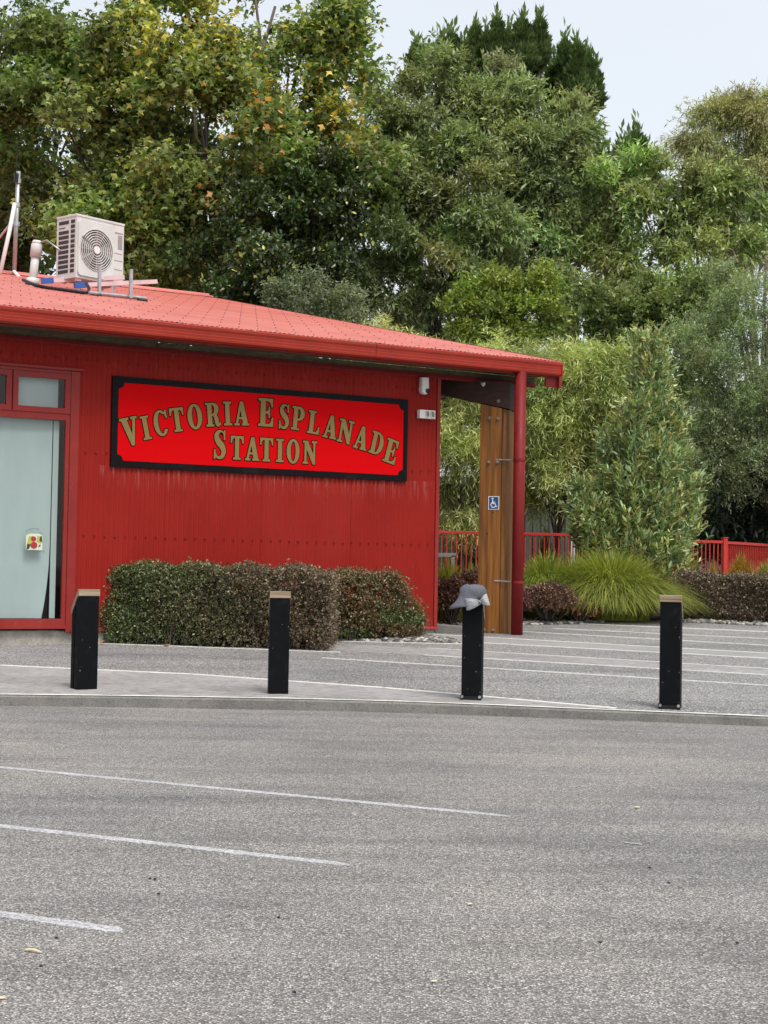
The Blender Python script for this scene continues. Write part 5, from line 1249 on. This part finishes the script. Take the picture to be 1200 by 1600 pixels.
# low coppery bushes
def bush(label, px_, py_, rx, ry, Y, n, col, size=.05, group='low coppery bushes by the path'):
    s = F / Y; c = at(px_, py_, Y); gz = pz(Y); T = empty('low_bush', (c[0], Y, gz)); tag(T, label, 'shrub', group)
    v = rdir(n); v[:, 2] = np.abs(v[:, 2]) * 1.0 - .25; r = rng.uniform(.45, 1, n) ** .6 * (1 + .18 * np.sin(v[:, 0] * 9) * np.cos(v[:, 2] * 7 + px_))
    O = c + v * r[:, None] * np.array([rx / s, rx / s * .8, ry / s]); O[:, 2] = np.maximum(O[:, 2], gz + .04)
    P, X, N, L, Wl, si = shoots(O, v + np.array([0, 0, .7]) + rng.normal(size=(n, 3)) * .3, np.full(n, .14), 6, .8, size, .5, 0, .35)
    cc = np.array(col) * (1 + rng.normal(0, .2, (n, 1)))[si] * (1 + rng.normal(0, .3, (len(P), 1)))
    leaves('foliage', P, X, N, L, Wl * 1.2, np.clip(cc, .006, .8), 'rhomb', M['leaf_hedge'], T)
    mb = MB()
    for i in range(45):
        j = rng.integers(n); e = O[j]; mb.tube([(c[0] + rng.normal(0, rx / s * .2), Y + rng.normal(0, .1), gz - .02), (c[0] * .5 + e[0] * .5, e[1], gz * .45 + e[2] * .55 - .05), e], [.014, .008, .004], 4, cap=False)
    tr = mb.build('stems', M['bark']); tr.parent = T; tr.matrix_parent_inverse = Matrix.Translation(T.location).inverted(); tr['kind'] = 'stuff'
bush('brown low bush right of the downpipe', 855, 945, 45, 32, 27.9, 1500, (.115, .062, .042))
bush('reddish purple low bush at the edge of the grass clump', 903, 955, 30, 20, 28.2, 900, (.135, .038, .032))
bush('brownish low bush behind the wall corner', 705, 940, 32, 38, 27.0, 1300, (.13, .065, .045))
bush('low bush with coppery tips left of the timber post', 742, 930, 28, 38, 27.3, 1200, (.125, .058, .040))
bush('dim reddish bush seen in the gap between post and downpipe', 800, 945, 22, 34, 27.6, 800, (.11, .045, .035))

# ------------------------------------------------------------------ grasses
def grass(label, px_, Y, rx, hgt, n, c1, c2, group=None, gz=None, width=.011, lean=1.0, ry=None, name='grass_clump', cat='grass clump'):
    s = F / Y; x0 = at(px_, 900, Y)[0]; gz = pz(Y) if gz is None else gz; rw = rx / s
    T = empty(name, (x0, Y, gz)); tag(T, label, cat, group)
    a = rng.uniform(0, 6.28, n); q = np.sqrt(rng.random(n)); br = rw * .55
    bx = x0 + np.cos(a) * q * br; by = Y + np.sin(a) * q * br * .8
    H = hgt * rng.uniform(.7, 1.12, n) * (1 - .15 * q); out = (rw * 1.0) * (.15 + .85 * q) * rng.uniform(.5, 1.15, n) * lean
    a2 = a + rng.normal(0, .35, n); dx = np.cos(a2); dy = np.sin(a2)
    ts = [0, .3, .6, .82, 1.0]; V = np.empty((n, 10, 3), np.float32)
    sx = -dy; sy = dx; tw = rng.uniform(-1, 1, n)
    for k, t in enumerate(ts):
        hz = H * (1.7 * t - (.75 + .85 * q ** 2) * t * t) * .98; ox = out * t ** 1.6
        w = width * (1 - t) ** .6 * .5 + .0006
        cx = bx + dx * ox; cy = by + dy * ox
        wx = (sx * np.cos(tw) + .6 * np.sin(tw)) * w; wy = sy * np.cos(tw) * w
        V[:, 2 * k] = np.stack([cx - wx, cy - wy, gz + hz], 1); V[:, 2 * k + 1] = np.stack([cx + wx, cy + wy, gz + hz], 1)
    me = bpy.data.meshes.new('blades'); me.vertices.add(n * 10); me.vertices.foreach_set('co', V.ravel())
    idx = np.array([[2 * k, 2 * k + 1, 2 * k + 3, 2 * k + 2] for k in range(4)], np.int32).ravel()
    lp = ((np.arange(n, dtype=np.int32) * 10)[:, None] + idx[None]).ravel(); me.loops.add(len(lp)); me.loops.foreach_set('vertex_index', lp)
    me.polygons.add(n * 4); me.polygons.foreach_set('loop_start', np.arange(n * 4, dtype=np.int32) * 4); me.polygons.foreach_set('loop_total', np.full(n * 4, 4, np.int32)); me.update(calc_edges=True)
    k = rng.random((n, 1)) ** 1.2; c = np.array(c1) * (1 - k) + np.array(c2) * k; c *= (1 + rng.normal(0, .2, (n, 1)))
    c4 = np.concatenate([np.clip(c, .006, .9), np.ones((n, 1))], 1).astype(np.float32)
    me.attributes.new('leafcol', 'FLOAT_COLOR', 'FACE').data.foreach_set('color', np.repeat(c4, 4, 0).ravel()); me.materials.append(M['leaf'])
    o = bpy.data.objects.new('blades', me); COL.objects.link(o); o.parent = T; o.matrix_parent_inverse = Matrix.Translation(T.location).inverted()
    return T
GA, GB = (.12, .16, .035), (.46, .48, .10)
grass('big arching yellow green grass clump behind the rightmost bollard', 955, 29.0, 108, 1.36, 10000, GA, GB, 'grass clumps in the bed', width=.013)
grass('green grass clump right of the downpipe below the fence', 855, 29.3, 66, 1.28, 5500, (.13, .18, .035), (.42, .47, .10), 'grass clumps in the bed', width=.013)
grass('smaller green grass clump between the two larger ones', 905, 29.6, 62, 1.30, 4500, (.12, .16, .03), (.44, .47, .09), 'grass clumps in the bed')
grass('yellow grass clump between the wall corner and the timber post', 700, 28.4, 42, 1.15, 2600, (.17, .20, .03), (.46, .42, .06), 'grass clumps in the bed')
grass('green grass clump close beside the timber post', 735, 29.6, 30, 1.05, 1200, (.12, .15, .03), (.34, .32, .06), 'grass clumps in the bed')
OR1, OR2 = (.20, .15, .03), (.55, .30, .05)
grass('orange tinged grass at the foot of the fence right of its post', 1158, 33.6, 34, 1.0, 1500, OR1, OR2, 'orange grasses along the fence', gz=1.15, lean=.6)
grass('green and orange grass under the cone shaped shrub', 1075, 33.3, 34, 1.0, 1400, (.14, .16, .035), (.38, .34, .08), 'orange grasses along the fence', gz=1.1, lean=.8)
grass('short orange grass just left of the fence post', 1115, 33.5, 18, .85, 700, OR1, OR2, 'orange grasses along the fence', gz=1.1, lean=.6)
grass('yellow green grass at the right edge of the fence', 1195, 33.6, 24, .85, 1000, (.16, .18, .03), (.45, .40, .08), 'orange grasses along the fence', gz=1.15, lean=.8)
grass('upright dark flax left of the timber post behind the fence', 728, 35.2, 34, 1.9, 260, (.06, .09, .035), (.15, .19, .07), gz=.95, width=.07, lean=.55, name='flax_plant', cat='flax')
grass('dark flax behind the fence right of the downpipe', 850, 35.5, 40, 1.7, 240, (.05, .075, .03), (.13, .16, .06), gz=.95, width=.06, lean=.6, name='flax_plant', cat='flax')

# ------------------------------------------------------------------ fences
def fence(label, A, Bp, zt, zb, posts, pitch=.105):
    A = np.array(A, float); Bp = np.array(Bp, float); L = np.linalg.norm(Bp - A); d = (Bp - A) / L; q = np.array([-d[1], d[0]])
    T = empty('red_fence', (A[0], A[1], zb)); tag(T, label, 'fence')
    def ff(a, b, z): p = A + d * a + q * b; return (p[0], p[1], z)
    prt(MB().box(0, L, -.03, .03, zt - .06, zt, ff).build('top_rail', M['fence_red'], bevel=.006), T)
    prt(MB().box(0, L, -.02, .02, zb + .08, zb + .12, ff).build('bottom_rail', M['fence_red']), T)
    base = MB().box(-.011, .011, -.011, .011, zb + .12, zt - .06).build('baluster', M['fence_red']); me = base.data; first = True
    n = int(L / pitch)
    for i in range(n):
        o = base if first else base.copy(); first or COL.objects.link(o); first = False
        o.parent = T; p = ff((i + .5) * pitch, 0, 0); o.location = (p[0] - A[0], p[1] - A[1], -zb)
        o.rotation_euler = (0, 0, math.atan2(d[1], d[0]))
    for a in posts:
        prt(MB().box(a - .055, a + .055, -.055, .055, zb - .2, zt + .05, ff).build('post', M['fence_red'], bevel=.008), T)
        prt(MB().box(a - .065, a + .065, -.065, .065, zt + .05, zt + .075, ff).build('post_cap', M['fence_red'], bevel=.01), T)
a = at(640, 828, 33.0); b = at(915, 838, 33.8)
LF = np.linalg.norm((b - a)[:2]); pp = at(795, 830, 33.4)
fence('red metal balustrade with slim balusters behind the timber post and downpipe', a[:2], b[:2], a[2], 1.02, [float(np.linalg.norm((pp - a)[:2])), LF - .05])
a = at(1015, 841, 34.9); b = at(1132, 845, 35.6); c = at(1225, 850, 38.6)
fence('red metal balustrade under the dark shrub, left of its square post', a[:2], b[:2], b[2], 1.10, [float(np.linalg.norm((b - a)[:2]))])
fence('red metal balustrade at the right edge receding from its square post', (b + (c - b) * .02)[:2], c[:2], b[2] - .01, 1.10, [])

# ------------------------------------------------------------------ green shed behind
YS = 38.0
T = empty('garden_shed', tuple(at(790, 900, YS))); tag(T, 'pale green ribbed metal shed with white roof behind the wattles', 'shed')
xl = at(620, 760, YS)[0]; xr = at(893, 760, YS)[0]; zt_ = at(700, 748, YS)[2]; zb_ = 1.3
x = xl; i = 0
while x < xr:
    xe = min(x + .19, xr)
    mb = MB().hexa([(x, YS, zb_), (xe - .004, YS, zb_), (xe - .004, YS + .05, zb_), (x, YS + .05, zb_), (x, YS, zt_), (xe - .004, YS, zt_), (xe - .004, YS + .05, zt_), (x, YS + .05, zt_)])
    mb.box(x, x + .035, YS - .03, YS, zb_, zt_); prt(mb.build('wall_panel', M['shed']), T); x = xe; i += 1
prt(MB().box(xr, xr + .10, YS - .04, YS + 4, zb_, zt_).build('corner_post', M['shed_roof']), T)
prt(MB().box(xl - 1, xl, YS, YS + 5, zb_, zt_).build('end_wall', M['shed']), T)
prt(MB().hexa([(xl - 1, YS - .25, zt_), (xr + .3, YS - .25, zt_), (xr + .3, YS + 5, zt_ + .8), (xl - 1, YS + 5, zt_ + .8), (xl - 1, YS - .25, zt_ + .05), (xr + .3, YS - .25, zt_ + .05), (xr + .3, YS + 5, zt_ + .85), (xl - 1, YS + 5, zt_ + .85)]).build('roof', M['shed_roof']), T)
prt(MB().box(xl - 1, xr + .3, YS - .33, YS - .255, zt_ - .14, zt_ + .03).build('gutter', mat('shed gutter green', (.10, .13, .11), .4)), T)

# grey steel frame beside the corner
T = empty('steel_frame', tuple(at(690, 900, 28.9))); tag(T, 'grey square steel hoop behind the wall corner', 'steel hoop')
Yf = 28.9
p = [at(640, 867, Yf), at(711, 867, Yf)]
bar(p[0], p[1], .06, .07, 'top_bar', M['galv'], T)
bar(at(708, 868, Yf), at(707, 930, Yf), .06, .06, 'leg', M['galv'], T); bar(at(645, 868, Yf), at(644, 930, Yf), .06, .06, 'leg', M['galv'], T)
# boulder at the right edge
import bmesh
bm = bmesh.new(); bmesh.ops.create_icosphere(bm, subdivisions=3, radius=1)
for v in bm.verts: v.co *= 1 + .08 * math.sin(v.co.x * 5 + v.co.y * 3) + .05 * math.sin(v.co.z * 9)
me = bpy.data.meshes.new('boulder'); bm.to_mesh(me); bm.free(); me.materials.append(M['boulder']); o = bpy.data.objects.new('boulder', me); COL.objects.link(o)
c_ = at(1203, 918, 31); o.location = tuple(c_); o.scale = (.48, .4, .27); tag(o, 'dark smooth rounded boulder behind the brown hedge at the right edge', 'boulder')
for pl_ in me.polygons: pl_.use_smooth = True

# ------------------------------------------------------------------ pebbles
def ico():
    bm = bmesh.new(); bmesh.ops.create_icosphere(bm, subdivisions=1, radius=1); v = [tuple(x.co) for x in bm.verts]; f = [tuple(q.index for q in x.verts) for x in bm.faces]; bm.free(); return np.array(v), f
IV, IF = ico()
def pebbles(name, poly, n, smin, smax):
    poly = [np.array(p) for p in poly]; P = []
    V = []; Fc = []; C = []
    for i in range(n):
        s, t = random.random(), random.random(); q = (poly[0] * (1 - s) + poly[1] * s) * (1 - t) + (poly[3] * (1 - s) + poly[2] * s) * t
        r = random.uniform(smin, smax); sc_ = np.array([r * random.uniform(.8, 1.5), r * random.uniform(.8, 1.3), r * random.uniform(.45, .8)])
        a_ = random.uniform(0, 6.28); w = IV * sc_ * (1 + rng.normal(0, .08, (len(IV), 1)))
        w = np.stack([w[:, 0] * math.cos(a_) - w[:, 1] * math.sin(a_), w[:, 0] * math.sin(a_) + w[:, 1] * math.cos(a_), w[:, 2]], 1) + np.array([q[0], q[1], pz(q[1]) + sc_[2] * .4])
        b_ = len(V); V += w.tolist(); Fc += [tuple(k + b_ for k in f) for f in IF]
        g = random.choice([.06, .1, .15, .2, .28, .42]); C += [(g * random.uniform(.95, 1.12), g, g * random.uniform(.8, 1), 1)] * len(IF)
    o = MB(); o.v = V; o.f = Fc; me = bpy.data.meshes.new(name); me.from_pydata(V, [], Fc); me.update()
    me.attributes.new('leafcol', 'FLOAT_COLOR', 'FACE').data.foreach_set('color', np.array(C, np.float32).ravel())
    me.materials.append(M['peb']); ob = bpy.data.objects.new(name, me); COL.objects.link(ob); ob['kind'] = 'stuff'
    for pl in me.polygons: pl.use_smooth = True
    return ob
pm = mat('mixed river pebbles', (.3, .3, .3), .7); t_ = NT(pm); a_ = t_.n('ShaderNodeAttribute', attribute_name='leafcol'); t_.l(a_.outputs['Color'], t_.b.inputs['Base Color']); M['peb'] = pm
pebbles('pebbles', [(-0.75, 23.40), (1.30, 23.30), (0.75, 24.60), (0.35, 24.45)], 900, .022, .055)
pebbles('pebbles', [(0.55, 25.9), (1.75, 25.9), (1.9, 27.3), (0.9, 27.4)], 520, .03, .065)
pebbles('pebbles', [(2.25, 27.2), (3.85, 28.2), (4.0, 29.2), (2.5, 28.4)], 620, .03, .06)
pebbles('pebbles', [(5.2, 28.85), (9.3, 26.95), (9.4, 27.3), (5.3, 29.35)], 650, .03, .06)

# ------------------------------------------------------------------ litter
lf = mat('dry leaf', (.38, .20, .11), .7)
def dryleaf(px_, py_, size, up, label, plane_=gp, m=lf):
    p = plane_(px_, py_); a = random.uniform(0, 6.28); pts = []
    for k, (l_, w_) in enumerate([(0, 0), (.3, .35), (.7, .3), (1, 0), (.7, -.3), (.3, -.35)]):
        x_ = size * (l_ * math.cos(a) - w_ * math.sin(a)); y_ = size * (l_ * math.sin(a) + w_ * math.cos(a)); pts.append((p[0] + x_, p[1] + y_, p[2] + .006 + (up if k in (0, 3) else .0) + abs(w_) * size * .3))
    o = MB().add(pts, [(0, 1, 2, 3), (0, 3, 4, 5)]).build('fallen_leaf', m); sm_ = o.modifiers.new('thickness', 'SOLIDIFY'); sm_.thickness = .002
    tag(o, label, 'leaf', 'fallen leaves')
dryleaf(163, 1007, .10, .05, 'curled orange brown leaf at the left foot of the long hedge')
dryleaf(213, 1009, .09, .02, 'brown leaf at the foot of the hedge nearest the curled orange one')
dryleaf(255, 1010, .12, .02, 'largest brown leaf lying under the middle of the long hedge')
dryleaf(305, 1013, .07, .01, 'small pale leaf on the paving edge below the long hedge')
pale = mat('pale dry leaf', (.62, .55, .38), .7)
dryleaf(10, 1562, .035, .004, 'small pale leaf on the asphalt at the bottom left', rp, pale)
dryleaf(734, 1416, .035, .004, 'small pale leaf on the asphalt below the centre', rp, pale)
dryleaf(683, 1535, .03, .004, 'tiny pale leaf on the asphalt near the bottom centre', rp, pale)
dryleaf(995, 1262, .05, .004, 'pale leaf on the asphalt right of the upper parking line', rp, pale)
a = rp(40, 1487); b = rp(64, 1491)
tag(MB().tube([a + [0, 0, .008], (a + b) / 2 + [0, .003, .012], b + [0, 0, .008]], [.005, .006, .004], 6).build('twig', pale), 'short pale twig lying below the nearest parking line', 'twig')
mb = MB()
for (px_, py_) in ((88, 1467), (64, 1511), (248, 1398), (234, 1374), (460, 1552), (435, 1435), (938, 1474), (1152, 1475), (1015, 1357), (1045, 1381), (242, 1375)):
    q = rp(px_, py_); w = IV * .007 * np.array([1.3, 1, .7]) + q + [0, 0, .006]; mb.add(w.tolist(), IF)
o = mb.build('loose_stones', mat('dark stone', (.03, .028, .026), .7)); o['kind'] = 'stuff'
bpy.context.view_layer.update()

#print('TRIS', sum(sum(len(p.vertices)-2 for p in o.data.polygons) if len(o.data.polygons)<5000 else len(o.data.loops)-2*len(o.data.polygons) for o in bpy.data.objects if o.type=='MESH'))
